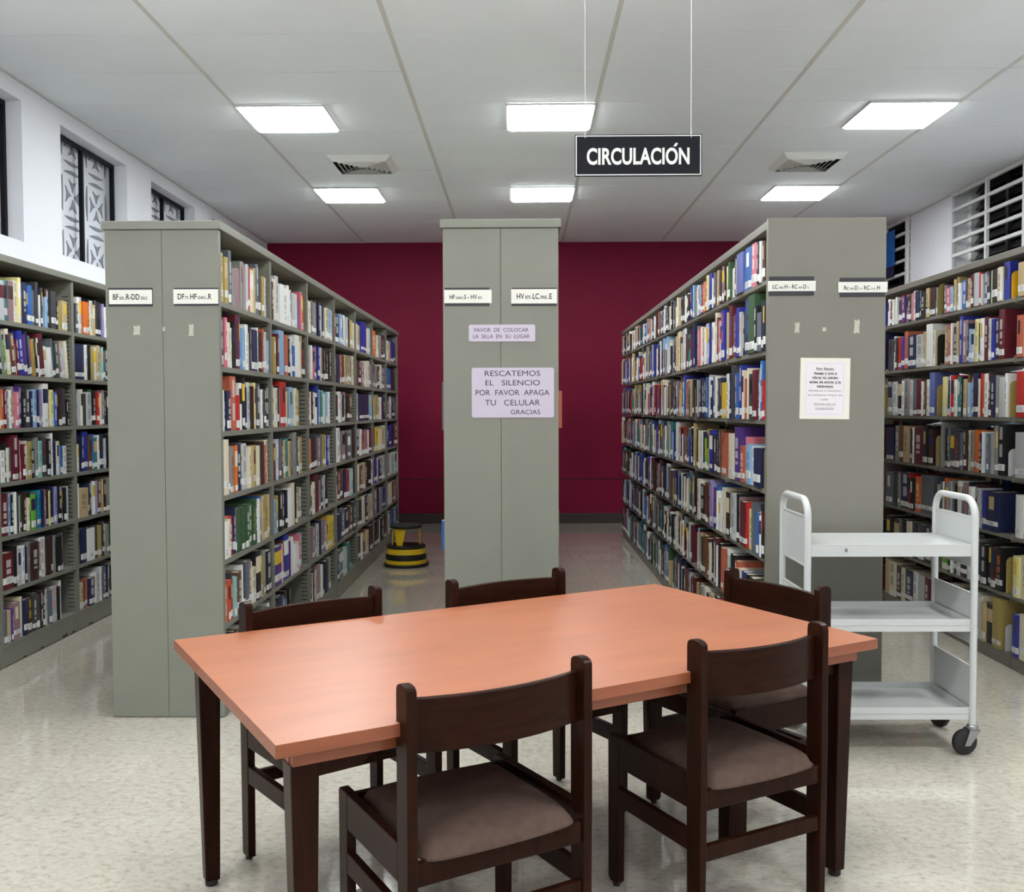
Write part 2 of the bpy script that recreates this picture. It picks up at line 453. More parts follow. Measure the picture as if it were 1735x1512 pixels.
def cased_bookcase(name, label, x0, x1, y0, end_panel, slots, mt, back):
    """steel bookcase with full uprights; slots = +1/-1 sides that show slotted faces"""
    t = thing(name, label, 'bookcase', ((x0 + x1) / 2, y0, 0), 0, 'grey library bookcases')
    def put(mb, nm, mats=mt, **kw):
        return mb.build(nm, mats, t, xf=Matrix.Translation((-(x0 + x1) / 2, -y0, 0)), **kw)
    top = 2.25
    for k in range(0 if not end_panel else 1, NB + 1):
        y = y0 + SEC * k; mb = MB(); h = .017
        ya, yb = (y - h, y + h) if 0 < k < NB else ((y, y + 2 * h) if k == 0 else (y - 2 * h, y))
        mb.box(x0 + .001, x1 - .001, ya, yb, 0, top)
        if slots and k > 0:
            for sgn in slots:
                xe = x1 if sgn > 0 else x0
                for q in range(76):
                    z = .16 + q * .0265
                    xa, xb = sorted((xe - sgn * .018, xe - sgn * .058))
                    mb.face([(xa, ya - .0006, z), (xb, ya - .0006, z), (xb, ya - .0006, z + .0055), (xa, ya - .0006, z + .0055)], 1)
        put(mb, 'upright', [mt, m_dark])
    for k in range(NB):
        ya = y0 + SEC * k + (.0175 if k else .0345); yb = y0 + SEC * (k + 1) - (.0175 if k < NB - 1 else .0345)
        for z in LEV_A:
            mb = MB(); mb.box(x0 + .002, x1 - .002, ya, yb, z - .024, z); put(mb, 'shelf')
        mb = MB(); mb.box(x0 + .004, x1 - .004, ya, yb, 0, .1035)
        if x1 < -2 and k < 4:   # chipped paint along the floor
            for q in range(26):
                u = ya + (yb - ya) * q / 26; hh = .006 + (.02 * rnd.random() if rnd.random() < .35 else 0)
                mb.face([(x1 - .0034, u, .001), (x1 - .0034, u + (yb - ya) / 26, .001), (x1 - .0034, u + (yb - ya) / 26, hh), (x1 - .0034, u, hh)], 1)
        put(mb, 'kick_plate', [mt, m_chip])
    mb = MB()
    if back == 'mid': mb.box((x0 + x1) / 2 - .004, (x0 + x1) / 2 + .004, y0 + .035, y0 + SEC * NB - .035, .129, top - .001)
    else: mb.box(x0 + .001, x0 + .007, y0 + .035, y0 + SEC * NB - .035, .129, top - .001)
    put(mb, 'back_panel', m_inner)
    mb = MB(); mb.box(x0 - .012, x1 + .012, y0 - .014, y0 + SEC * NB + .01, top, 2.289)
    put(mb, 'top_canopy', bevel=.003)
    if end_panel:
        xm = (x0 + x1) / 2 + .0
        for (a, b) in ((x0, xm - .0006), (xm + .0006, x1)):
            mb = MB(); mb.box(a, b, y0 - .004, y0 + .032, 0.003, top - .001); put(mb, 'end_panel', bevel=.002)
    return t

def bracket_bookcase(name, label, x0, x1, y0, end_panel, mt):
    """double faced steel bookcase: centre posts, shelves on bracket plates, open through"""
    t = thing(name, label, 'bookcase', ((x0 + x1) / 2, y0, 0), 0, 'grey library bookcases')
    def put(mb, nm, mats=mt, **kw):
        return mb.build(nm, mats, t, xf=Matrix.Translation((-(x0 + x1) / 2, -y0, 0)), **kw)
    xm = (x0 + x1) / 2; top = 2.245
    for k in range(NB + 1):
        y = y0 + SEC * k; mb = MB()
        if k == 0: y += .03 if end_panel else .02
        if k == NB: y -= .02
        mb.box(xm - .03, xm + .03, y - .016, y + .016, 0, top)
        put(mb, 'upright')
    for k in range(NB):
        ya = y0 + SEC * k + .004 + (.034 if (k == 0 and end_panel) else 0); yb = y0 + SEC * (k + 1) - .004
        for z in LEV_B:
            mb = MB(); mb.box(x0 + .012, xm - .031, ya, yb, z - .02, z); mb.box(xm + .031, x1 - .012, ya, yb, z - .02, z)
            put(mb, 'shelf')
        mb = MB(); mb.box(x0 + .012, x1 - .012, ya, yb, 0, .0575); put(mb, 'kick_plate')
    for k in range(1, NB):
        y = y0 + SEC * k
        for z in LEV_B[1:]:
            mb = MB()
            for (xe, sg) in ((x0, 1), (x1, -1)):
                xa = xe + sg * .006; xb = xm - sg * .032
                poly = [(xa, z - .028), (xb, z - .07), (xb, z + .07), (xa + sg * .05, z + .012), (xa, z + .012)]
                mb.prism(poly, y - .0035, y + .0035, lambda u, v, w: (u, w, v))
            put(mb, 'bracket')
    mb = MB(); mb.box(x0 + .004, x1 - .004, y0 + (.034 if end_panel else 0), y0 + SEC * NB, top, 2.283)
    put(mb, 'top_canopy', bevel=.003)
    if end_panel:
        mb = MB(); mb.box(x0, x1, y0 - .004, y0 + .03, .003, 2.289); put(mb, 'end_panel', bevel=.003)
    return t

case_L = cased_bookcase('bookcase', 'tall grey double-sided bookcase with letter labels beginning BF, beside the yellow stool', LX0, LX1, YP, True, (1, -1), m_shelf, 'mid')
case_C = cased_bookcase('bookcase', 'middle grey bookcase whose end panel carries two lilac notice plates', CX0, CX1, YP, True, (1, -1), m_shelf, 'mid')
case_W = cased_bookcase('bookcase', 'single-sided grey bookcase standing along the wall below the patterned windows', WX0, WX1, YW, False, (1,), m_shelf, 'wall')
case_R = bracket_bookcase('bookcase', 'grey double-sided bookcase behind the white cart, paper notice on its end panel', RX0, RX1, YP, True, m_shelf2)
case_Q = bracket_bookcase('bookcase', 'grey open-backed bookcase of bracket shelves in front of the barred windows', QX0, QX1, YW, False, m_shelf2)

def stain(case, pts, x, z, sx, sz, name='tape_residue'):
    """flake of old tape on an end panel"""
    mb = MB()
    poly = [(x + a * sx, z + b * sz) for a, b in pts]
    mb.prism(poly, YP - .0055, YP - .0042, lambda u, v, w: (u - case.location.x, w - case.location.y, v))
    mb.build(name, m_tape, case)
bits = [(-.5, -.5), (.1, -.42), (.45, -.5), (.38, -.1), (.5, .3), (.3, .5), (-.1, .38), (-.45, .5), (-.38, .1)]
stain(case_L, bits, -1.757, 1.793, .034, .046); stain(case_L, bits, -1.507, 1.793, .024, .058); stain(case_L, bits, -1.633, 1.798, .012, .02)
stain(case_R, bits, 1.257, 1.793, .024, .05); stain(case_R, bits, 1.527, 1.797, .028, .066); stain(case_R, bits, 1.38, 1.785, .02, .02)

# ------------------------------------------------------------------ shelf label cards and notices on the end panels
YS = YP - .0045
def fy(off):
    return lambda u, v: (u, -off, v)
def label_card(label, x0, x1, z0, z1, hx0, hx1, hz0, hz1, segs, tx0, tx1):
    cx, cz = (x0 + x1) / 2, (z0 + z1) / 2
    t = thing('range_label', label, 'shelf label', (cx, YS, cz), 0, 'call number labels on the end panels')
    hb = MB(); hb.box(hx0 - cx, hx1 - cx, -.003, 0, hz0 - cz, hz1 - cz); hb.build('holder', m_hold, t)
    cb = MB(); cb.box(x0 - cx, x1 - cx, -.0052, -.0032, z0 - cz, z1 - cz)
    write_run(cb, segs, tx0 - cx, tx1 - cx, -.012, fy(.0056), bold=.02)
    cb.build('card', [m_card, m_ink], t, fix=False)
B, S_ = .026, .014
label_card('white shelf label beginning BF on the grey end panel', -1.880, -1.683, 1.912, 1.977, -1.884, -1.681, 1.902, 1.986, [('BF', B), ('503', S_), ('.R-DD', B), ('256.5', S_)], -1.862, -1.705)
label_card('white shelf label beginning DF beside the bookcase corner', -1.585, -1.380, 1.912, 1.978, -1.583, -1.379, 1.904, 1.985, [('DF', B), ('77-', S_), ('HF', B), ('5549.5', S_), ('.R', B)], -1.565, -1.410)
label_card('white shelf label beginning HF on the middle end panel', -.348, -.132, 1.910, 1.970, -.346, -.143, 1.898, 1.980, [('HF', .021), ('5549.5', .012), ('S - HV', .021), ('875', .012)], -.324, -.176)
label_card('white shelf label beginning HV on the middle end panel', -.043, .165, 1.907, 1.972, -.041, .164, 1.897, 1.978, [('HV', B), ('875-', S_ + .002), ('LC', B), ('3965', S_ + .002), ('.E', B)], -.018, .142)
label_card('white shelf label beginning LC above the paper notice', 1.122, 1.338, 1.958, 2.004, 1.128, 1.331, 1.938, 2.024, [('LC', .019), ('3965', .010), ('H - RC', .019), ('454', .010), ('D', .019), ('2', .010)], 1.143, 1.306)
label_card('white shelf label beginning Rc on the panel edge near the blue poster', 1.440, 1.662, 1.951, 1.998, 1.448, 1.653, 1.931, 2.017, [('Rc', .019), ('454', .010), ('D', .019), ('3', .010), ('- RC', .019), ('514', .010), ('.H', .019)], 1.466, 1.628)

def plate(name, label, cat, x0, x1, z0, z1, lines, r=.008):
    cx, cz = (x0 + x1) / 2, (z0 + z1) / 2; w, h = (x1 - x0) / 2, (z1 - z0) / 2
    mb = MB(); pts = []
    for (sx, sz, a0) in ((1, 1, 0), (-1, 1, 90), (-1, -1, 180), (1, -1, 270)):
        for k in range(5):
            a = math.radians(a0 + 22.5 * k); pts.append((sx * (w - r) + r * math.cos(a), sz * (h - r) + r * math.sin(a)))
    mb.prism(pts, -.004, 0, lambda u, v, w_: (u, w_, v))
    for (s, xa, xb, z, cap) in lines:
        write(mb, s, (xa + xb) / 2 - cx, z - cz, cap, fy(.0045), xb - xa, bold=.0)
    o = mb.build(name, [m_lilac, m_ink], fix=False)
    o.location = (cx, YS, cz)
    return tag(o, label, cat, 'lilac engraved plates')
plate('notice_plate', 'small lilac plate about putting the chair back in its place', 'sign', -.237, .066, 1.735, 1.812,
      [('FAVOR  DE  COLOCAR', -.211, .035, 1.779, .0185), ('LA  SILLA  EN  SU  LUGAR', -.217, .041, 1.750, .0185)])
plate('notice_plate', 'large lilac plate asking for silence and phones off', 'sign', -.225, .151, 1.388, 1.616,
      [('RESCATEMOS', -.165, .088, 1.578, .026), ('EL   SILENCIO', -.162, .086, 1.535, .026), ('POR  FAVOR  APAGA', -.207, .130, 1.490, .026),
       ('TU   CELULAR', -.164, .087, 1.444, .027), ('GRACIAS', -.047, .088, 1.403, .022)], r=.01)

# paper notice in a plastic sleeve
nx0, nx1, nz0, nz1 = 1.272, 1.498, 1.376, 1.655
cx, cz = (nx0 + nx1) / 2, (nz0 + nz1) / 2
t = thing('paper_notice', 'white paper notice about mobile phones taped to the end panel behind the cart', 'notice', (cx, YS, cz))
t.rotation_euler = (0, math.radians(.7), 0)
mb = MB(); mb.box(-.113, .113, -.0016, 0, -.139, .139); mb.build('plastic_sleeve', m_papere, t)
mb = MB(); mb.box(-.096, .092, -.0022, -.0017, -.128, .124)
def paper_line(s, z, w, cap=.0085, under=True, bold=.03, mi=1, xo=.0):
    write(mb, s, xo, z, cap, fy(.0026), w, bold=bold, mi=mi)
    if under: mb.face([(xo - w / 2, -.0026, z - .0035), (xo + w / 2, -.0026, z - .0035), (xo + w / 2, -.0026, z - .0022), (xo - w / 2, -.0026, z - .0022)], mi)
rows = [('Por Favor,', .080, 1), ('Apaga o pon a', .106, 1), ('vibrar tu celular', .121, 1), ('antes de entrar a la', .143, 1), ('biblioteca', .073, 1),
        ('Ayudanos a mantener', .150, 0), ('un ambiente limpio de', .155, 0), ('ruido.', .038, 0), ('Gracias por tu', .098, 2), ('cooperación', .084, 2)]
for i, (s, w, b) in enumerate(rows):
    paper_line(s, .086 - .0199 * i, w, .0095, b > 0, .03 if b == 1 else 0, 1 if b == 1 else 2)
for k in range(46):   # dotted frame
    for zz in (.112, -.118):
        xx = -.086 + k * .0037; mb.face([(xx, -.0024, zz), (xx + .002, -.0024, zz), (xx + .002, -.0024, zz + .003), (xx, -.0024, zz + .003)], 3)
for k in range(62):
    for xx in (-.088, .082):
        zz = -.116 + k * .0037; mb.face([(xx, -.0024, zz), (xx + .003, -.0024, zz), (xx + .003, -.0024, zz + .002), (xx, -.0024, zz + .002)], 3)
mb.build('sheet', [m_paper, m_ink, m_inkg, mat('pale_grey_ink', rgb(200, 198, 202), .7)], t, fix=False)

# hanging sign
sgx, sgz, sgy = .4995, 2.4985, 4.16
t = thing('hanging_sign', 'black hanging sign reading CIRCULACIÓN below the ceiling', 'sign', (sgx, sgy, sgz))
hw, hh = .268, .087
mb = MB(); mb.box(-hw, hw, -.005, .005, -hh, hh)
a, b = hw - .0035, hh - .0035; c, d = a - .004, b - .004
for (x0, x1, z0, z1) in ((-a, a, d, b), (-a, a, -b, -d), (-a, -c, -d, d), (c, a, -d, d)):
    mb.box(x0, x1, -.0058, -.0045, z0, z1, 1)
write(mb, 'CIRCULACION', -.0012, -.0365, .069, fy(.006), .434, bold=.028)
mb.prism([(.148, .036), (.159, .036), (.168, .049), (.157, .051)], -.0061, -.005, lambda u, v, w: (u, w, v), 1)
mb.build('board', [m_black, m_white], t, fix=False)
for x in (-.225, .223):
    mb = MB(); mb.tube([(x, 0, hh - .012), (x, 0, ZC - sgz)], .0013, 6); mb.tube([(x, -.0062, hh - .014), (x, -.0062, hh + .002), (x, 0, hh + .006)], .0013, 6)
    mb.build('cord', m_cord, t)

# blue poster hung over the far barred window
t = thing('poster', 'bright blue poster hung against the far barred window', 'poster', (XR - .04, 10.83, 3.14))
mb = MB()
mb.prism([(0, -.14), (.9, -.14), (.9, .235), (.0, .255)], -.004, 0, lambda u, v, w: (w, u, v)); mb.build('picture', m_blue, t)
mb = MB(); mb.prism([(.03, -.26), (.9, -.26), (.9, -.1405), (.0, -.1405)], -.004, 0, lambda u, v, w: (w, u, v)); mb.build('lower_band', m_bluedk, t)

# ------------------------------------------------------------------ books
PAL = {'k': ((30, 30, 33), 'black'), 'c': ((66, 66, 70), 'charcoal'), 's': ((96, 102, 110), 'slate grey'), 'g': ((138, 138, 132), 'grey'),
       'l': ((188, 190, 192), 'light grey'), 'w': ((232, 232, 228), 'white'), 'i': ((220, 211, 186), 'cream'), 't': ((192, 170, 128), 'tan'),
       'u': ((166, 148, 84), 'khaki'), 'b': ((102, 70, 48), 'brown'), 'd': ((62, 40, 36), 'dark brown'), 'm': ((98, 32, 42), 'maroon'),
       'r': ((186, 44, 40), 'red'), 'p': ((208, 116, 134), 'pink'), 'o': ((222, 112, 40), 'orange'), 'f': ((184, 98, 74), 'terracotta'),
       'y': ((226, 190, 52), 'yellow'), 'e': ((230, 220, 152), 'pale yellow'), 'h': ((100, 180, 56), 'bright green'), 'v': ((58, 88, 58), 'dark green'),
       'a': ((144, 198, 192), 'aqua'), 'q': ((60, 124, 124), 'teal'), 'A': ((0, 150, 190), 'turquoise'), 'z': ((142, 178, 212), 'pale blue'),
       'x': ((50, 104, 174), 'blue'), 'n': ((36, 42, 76), 'navy'), 'j': ((40, 52, 148), 'royal blue'), 'P': ((84, 52, 130), 'purple'),
       'M': ((146, 116, 122), 'mauve'), 'L': ((150, 146, 196), 'lavender'), 'O': ((98, 108, 168), 'blue-grey')}
LCOL = {k: rgb(*v[0]) for k, v in PAL.items()}
WHITE = rgb(236, 236, 232); PAGE = rgb(214, 204, 178)
def shade(c, f):
    return (min(1, c[0] * f), min(1, c[1] * f), min(1, c[2] * f), 1)

TXT = {
 'W1': ["f2 l3 q3 M3 i3 e2^ n3 j2 x3 s2 c2^ w1_ c1 l2_ z2_ d3 c4 k2_ u4_ t4_",
        "\\7 k1 g3 h2_ c1 i3^ b4 p1_ m2 j4^ P3 n2^ s2 o2 u3 k2 w1 m5^ w3_ w4_ s2 n3 v3 M2 l4_ i3",
        "y1 f2 m2 M2 w2 g2 p3 P2 k3 c3 n2 z3 n2 M2 L1 w4^ k1 e3 x3 n2 d3 c3 k2_ m2_",
        "w4_ k1 i2_ q2_ m4^ d2 p1 m2 l2 u3 k3_ g2 a3 c3 k3 w2^ n2 i3 x2_ w4_ .4",
        "m5 z3 k2 w1 c1 l2 v2 d2 i2_ k1 h3 s2 A3 n2 M2 d3 e2 n2 L3 k3 s2 k2 l1 .4",
        "m6 k2 l3 w2 n1 g2 d5 M1 w4 d3 k2 g2 k3 s1 .7", "s2_ t3_ P1_ M4 i2 n3 d3 c3 c2 d2 k2 w2 s2 l4 k2 w1 .9"],
 'W2': ["k2_ s2_ w2 l2 o5 k1 i3 t2 c2 k4 L2 w4 n3 g3 i3 k3 s3 m2 w3", "n8 w2 k3 u3 i2 t3 l1 a2 s2 k3 i4 n3 c3 g2 w3 d3", "s1 l3 e1 w1 c2 l4 v2 k3 r2 i2 M2 c2 k3 n3 i2 w3 s3 m3 g3",
        "i2_ n2 n2 j4^ b3 x2 q3 w2 n4 l1 k3 i2 s3 g4 m3 c3 w2 n3", "w1 t7_ n2 k2 w2 L1 b3 t2 d3 g3 k3 s3 i2 n3 c3 m2 w2", "s2 n5 w6 c3 u3 c2 i2 g2 k3 d3 i2 s3 c4 n3 w2",
        "t3_ k2_ f2_ n4_ w2 l3 w2 s2 n2 g2 k3 i2 d3 c3 g3 n3 m2"],
 'L1': ["t3 u3 i2_ s2^ g2_ M4_ g2 M3 l2 r2 i3 t2 s3^ c3 u2 l2 g2", "n3 p2 i2 w2_ k2 m3^ x2^ z2 w3 i2_ c1 n5 w1 d4 f1 l3 z2_", "w2_ k1_ n3_ f5^ r3_ w2 k2^ n1 l3 g3 d1 e2 c3 k2 w2 c2 k3",
        "i4^ M1 d1 g3 o2 n3 s1 w1 l4 i2 t3 u3 i3 d3 f2 i4", "w3_ i2_ r3_ n2 s1 v3 v3 v3 v3 v2 v2 w3 x2 t3 u3 t2", "o2_ f1_ r2_ c1 a2_ b3 w1 c2 s3 M2 i4_ k4^ y3 g1 k5", "t3 x3 k2 i2 b3 w2 n3 c3 g3 m3 k3 i2 s3 d3 w2"],
 'L2': ["d2 i3 l3^ w3 w3 w2 w2 c1 l3 i2 x2_ p1 o4", "t2 u2 m2 z5^ f3 k2 w1 x3_ w4^ i1 t1^ k4", "g2 i3 k1 M1 r5^ i2 g1 z3 a2 i3 u2 .8", "m3 l2 n1 s2 c2 t2 q4 t3 k1 g3^ c2 w2 u4 .3",
        "z3_ u2 k2 c2 s2_ k2 w4 i3^ k1 e3_ g4 .5", "P7 w1 f1 b1 j5^ P2 w2 l1 w5_ p3 q1 .6", "d2 k1 w1 n2 x2 s1 d2 k1 .16"],
 'L3': ["m1 i3 s1 g3 d2 n2 l3 n1 i2 t2 z3 l2", "m3 w2 p1 m1 n2 k1 j2 l2 b2 k1 d3 k2 d2 .3", "f2 w1 k2 i2 w2 j2^ z2 q2 a3 i2 z2 w3 .5", "o2 k4 c3 M2 s2 u3 w1 j3 l1 .5",
        "n1 k2 i3 m4^ M1 c3 l2 k3 .6", "d2 M2 k1 l3 n1 g2 M2 t2 y3 y2 e1", "k1 w1 k2 l2 M4 w1 k2 s1 n3 g2 .5"],
 'L4': ["r1 n3 z2 s2 w1 l2 k2 t2 i2", "k2 n3 f1 b2 l1 u2 t3 g2 i2", "k2 w2 l1 d2 M2 k2 b2 .3", "w3^ g2 M2 c2 s2 g2 d2", "i2 m2 b2 n2 r2 l2 a2 k2", "n3 s2 z1 n3 b2 c2", "n2 q3 l2 q2 d2 .3"],
 'L5': ["i2 t2 j4^ i2 l2", "b2 d2 M2 p2 w1 i2 g2", "l2 n6 z2", "n2 w1 f2 M2 w1 m2", "i2 b2 t2 d2 k2 w1", "k2 c2 i2 n2 t2 l2", "c2 w1 b2 i2 d2"],
 'L6': ["o3 k1 i2 g2 d2 c2", "M2 g2 d2 i2 c2 s2", "t2 u2 i2 w1 n2 k2", "P1 y3 i2 t2 w1", "j2 i2 n2 l2 g1", "M2 n2 g2 s2 j2", "k2 c2 i1 k2 d2"],
 'L7': ["i2 w1 t2 j3 n2 .2", "x3 x2 n2 k2 .2", "n2 w2 l1 n2 k1 .2", "n2 j2 n2 b3", "g2 w1 k1 l2 i1 a2 w1", "i2 w2 i2 m1 M2 .3", "i2 x2 n2 z2 n1"],
 'R1': ["e1 v2 w5_ n1^ t1 O6^ x5^ p4^ g2 k2 w1 d2 #u", "t1 m3^ b2 y2_ P1 j3 l1 k2 n5^ v6^ k2 s3_ n1 k2", "w4 n2 c3^ x2 x3 l1 j3^ i1 f4_ i1 c3 m4 s2 w1 x3^ r2_", "b2 i4 P4^ f3_ p1 z3_ w2_ n4_ #u",
        "d3 w1 g1 l4 k2 M1 m6 r1 e4_ s1 z2_ x2_ k1 w1_ k2", "w2 a2 k3 f2 i4_ j2_ k2_ t1_ k3_ r2_ k5_", "k3 i2 t3 r2 w2 g3 k3 c3 d3 n3 w2 l2"],
 'R2': ["l2 w2 L2 z2 n2 f2 o2 w1 f2 e4^ j5^ w1 n2 s2 o3 t1 b4 d2 w1 M2 k1", "M2 p4 k2 w2 i2 r3 w2 l5 j3 d2 i2 w2 i3^ t2 b1 p2 w2 j5^", "n1 i2 g3 n3 n5 c3 x2 l2 w2 n2 L2 n2 w1 k2 w1 c3 n2 y5_",
        "k2 d2 i2 l2 k2 w3 n2 h4_ u2 n1 j5 k3 c3 k2 n2 b1 f6", "t2 i4 w1 k6 b2 m2 s2 L3^ P4 x2 w1 w4_ i3", "z2 l2 k1 f2 t1 g2 d3 b3 o2 i2 d1 i3 k2 w2 P1 m4^ w1 a1 k3 w1 f3", "u3 k2 g3 i2 w2 k3 t2 c3 n3 r2 i2 g2"],
 'Q0': ["t3 w1 L4 m2 k3 i2 n3 c3 g3 s2 w2 d3", "f2 i2 c4^ M2 k3 n2 i2 g3 c3 m3 s2", "r3 x4 e3^ k2 i3 n3 g2 c3 d3", "l4 i1 m3^ m2 k3 c2 i2 n3 g3", "w2 l2 u1 A4 i2 k3 n2 c3 g3", "e2 i3 t3 n3 y2 k3 i3 g2 c3", "j2 i3 t4 g6 k3 c3 n2"],
 'Q1': ["k1 M2 p3_ z2_ t2 u2^ w2_ x4 m1 t3 m2 g1 l4 r1 l1 s3 n2 e2 k4 i3 j4^ #y", "y2 M3 f2 w1 d4 t2 P1 j3^ M4 n1 z2_ l2_ e3 n2 w3 m3 l2 j2 d3 m4^ .5", "e4 L2 n1 w1 r3 w3 q3 k1 t3 b2 z2_ M2 n4 i1 r2 f2 w3 d2 n3 g2 l4 w2 #u",
        "g1^ k3 s2 c3 c4 s2 d2 i2 g2 o2 o2 n2 w1 x2 s1 l3 g2^ k4^ #w", "s1 w1 o2 g2 l3 g2 k2 w3 g2 M3 k1 w3 d2 l2 i2 j3 n8 .6", "h4_ k2 w1 k2 l2 k3 w2 g3 c2 k3 k2 d2 k3 #u", "k3 w2 i2 g3 c3 d2 w2 M2 l2 i1 t2 k3 u4^ #w"],
 'Q2': ["w2 m1 w2 h1 w1 n3_ r1 P2 M2 d2 p1 w2 n3 c1 k3 t2 d3 g1 #u", "c3 w1 c1 r3 P2 f2 n4 l4 t1 w3^ i1 #k", "g3 l3 k3 w2 g3 l2 s2 m3 w1 b1 w2 O3^ #u", "n4 k1 g2 b2 t3 n2 w1 m4 k2 d2 #t", "s4 c3 g1 n5 r1 k2 o3 s6 #o",
        "k3 c3 g2 k2 i2 n3 c3 k3 g2", "t2 i3 d2 i2 n3 w2 l3 m2 #u"],
}
ENDS = {('R', 3, 0): 'u', ('R', 2, 1): 'l', ('R', 4, 0): 'i', ('R', 4, 1): 'u', ('R', 3, 2): 'u', ('R', 3, 3): 'u', ('R', 4, 4): 'u', ('Q', 3, 2): 'u', ('Q', 4, 1): 't'}
RANDPAL = {'dark': "kkkkccnnnddmmsggiiwwlltbMvqjx", 'light': "wwwwiiillttggMMkknnddbbzzfmrjxs", 'mix': "wwwwiiilltggkkkknncddmbfrzxjsMtuvq"}

def random_row(r, kind):
    out = []; tot = 0
    while tot < 52:
        c = r.choice(RANDPAL[kind]); w = r.choice((1, 2, 2, 2, 3, 3, 4)); out.append('%s%d%s' % (c, w, r.choice(('', '', '', '^', '_')))); tot += w
    if r.random() < .4: out.append('.%d' % r.randint(2, 9))
    return ' '.join(out)

CASES = {'W': ('bookcase below patterned windows', WX1, (0, 1), 1, YW, LEV_A, .2), 'L': ('bookcase beside yellow stool', LX1, (0, 1), 1, YP, LEV_A, .2),
         'R': ('bookcase behind white cart', RX0, (0, -1), -1, YP, LEV_B, .2), 'Q': ('bookcase under barred windows', QX0, (0, -1), -1, YW, LEV_B, .2),
         'l': ('', LX0, (0, -1), -1, YP, LEV_A, .2), 'c': ('', CX1, (0, 1), 1, YP, LEV_A, .2), 'C': ('', CX0, (0, -1), -1, YP, LEV_A, .2),
         'r': ('', RX1, (0, 1), 1, YP, LEV_B, .2), 'q': ('', QX1, (0, 1), 1, YW, LEV_B, .2)}
BOOKS = []; BOOKENDS = []
def lay_row(code, bay, shelf):
    """place one shelf of books: fills BOOKS with their position, size and colours"""
    name, xf, du, nx, y0, lev, _ = CASES[code]
    r = random.Random(hash_id(code, bay, shelf))
    key = code + str(bay + (1 if code in 'LR' else 0)); z = lev[6 - shelf]
    seen = code in 'WLRQ'
    if seen and key in TXT: s = TXT[key][shelf]
    else:
        s = random_row(r, 'dark' if (shelf > 3 or code in 'Q') else ('light' if code in 'LlcC' else 'mix'))
        e = ENDS.get((code, bay + (1 if code in 'LR' else 0), shelf))
        if e: s += ' #' + e
    toks = s.split(); lean = 0.0
    if toks[0][0] == '\\': lean = -math.radians(float(toks[0][1:])); toks = toks[1:]
    items = []; S = 0
    for tk in toks:
        if tk[0] == '.': items.append(('gap', float(tk[1:]))); S += float(tk[1:])
        elif tk[0] == '#': items.append(('end', tk[1])); S += 2
        else:
            mt_ = re.match(r'([A-Za-z])(\d?)([\^_]?)', tk); w = float(mt_.group(2) or 3) * r.uniform(.9, 1.1)
            items.append(('book', mt_.group(1), w, mt_.group(3))); S += w
    W = SEC - .055; u0 = .024
    if bay == 0 and code in 'LRlrcC' and nx > 0: u0 = .045; W -= .02
    if bay == 0 and code in 'LRlrcC' and nx < 0: W -= .02
    unit = W * .985 / S
    if lean: unit *= math.cos(lean) * .95
    u = u0 + (.028 if lean else 0)
    n = sum(1 for it in items if it[0] == 'book'); idx = 0
    ya = y0 + SEC * bay if nx > 0 else y0 + SEC * (bay + 1)
    sgn = du[1]; clear = (.272 if lev is LEV_A else .296)
    for it in items:
        if it[0] == 'gap': u += it[1] * unit; continue
        if it[0] == 'end':
            BOOKENDS.append(dict(code=code, bay=bay, shelf=shelf, col=it[1], y=ya + sgn * (u + unit * 1.2), x=xf, nx=nx, z=z)); u += 2 * unit; continue
        idx += 1; t = it[2] * unit
        h = r.uniform(.205, .240)
        if it[3] == '^': h = r.uniform(.255, .268)
        if it[3] == '_': h = r.uniform(.170, .192)
        h = min(h * (1.07 if lev is LEV_B else 1.0), clear - .012)
        ln = lean + math.radians(r.uniform(-.5, .5))
        if lean: h = min(h, .255)
        if shelf == 0 and lev is LEV_B: h = {'^': r.uniform(.2, .214), '_': r.uniform(.15, .165), '': r.uniform(.172, .198)}[it[3]]
        yc = ya + sgn * (u + t / 2)
        BOOKS.append(dict(code=code, bay=bay, shelf=shelf, c=it[1], t=t - .0006, h=h, d=r.uniform(.13, .175), x=xf - nx * (.001 + r.random() ** 2 * .016), y=yc, z=z + .0004, nx=nx, lean=ln,
                          ord=idx if nx > 0 else n - idx + 1, seed=r.randint(0, 10 ** 9), size=it[3], wt=it[2]))
        u += t / math.cos(ln)
def hash_id(code, bay, shelf):
    return ord(code) * 1009 + bay * 37 + shelf * 7 + 5
for code in 'WLRQlcCrq':
    for bay in range(NB):
        for shelf in range(7): lay_row(code, bay, shelf)

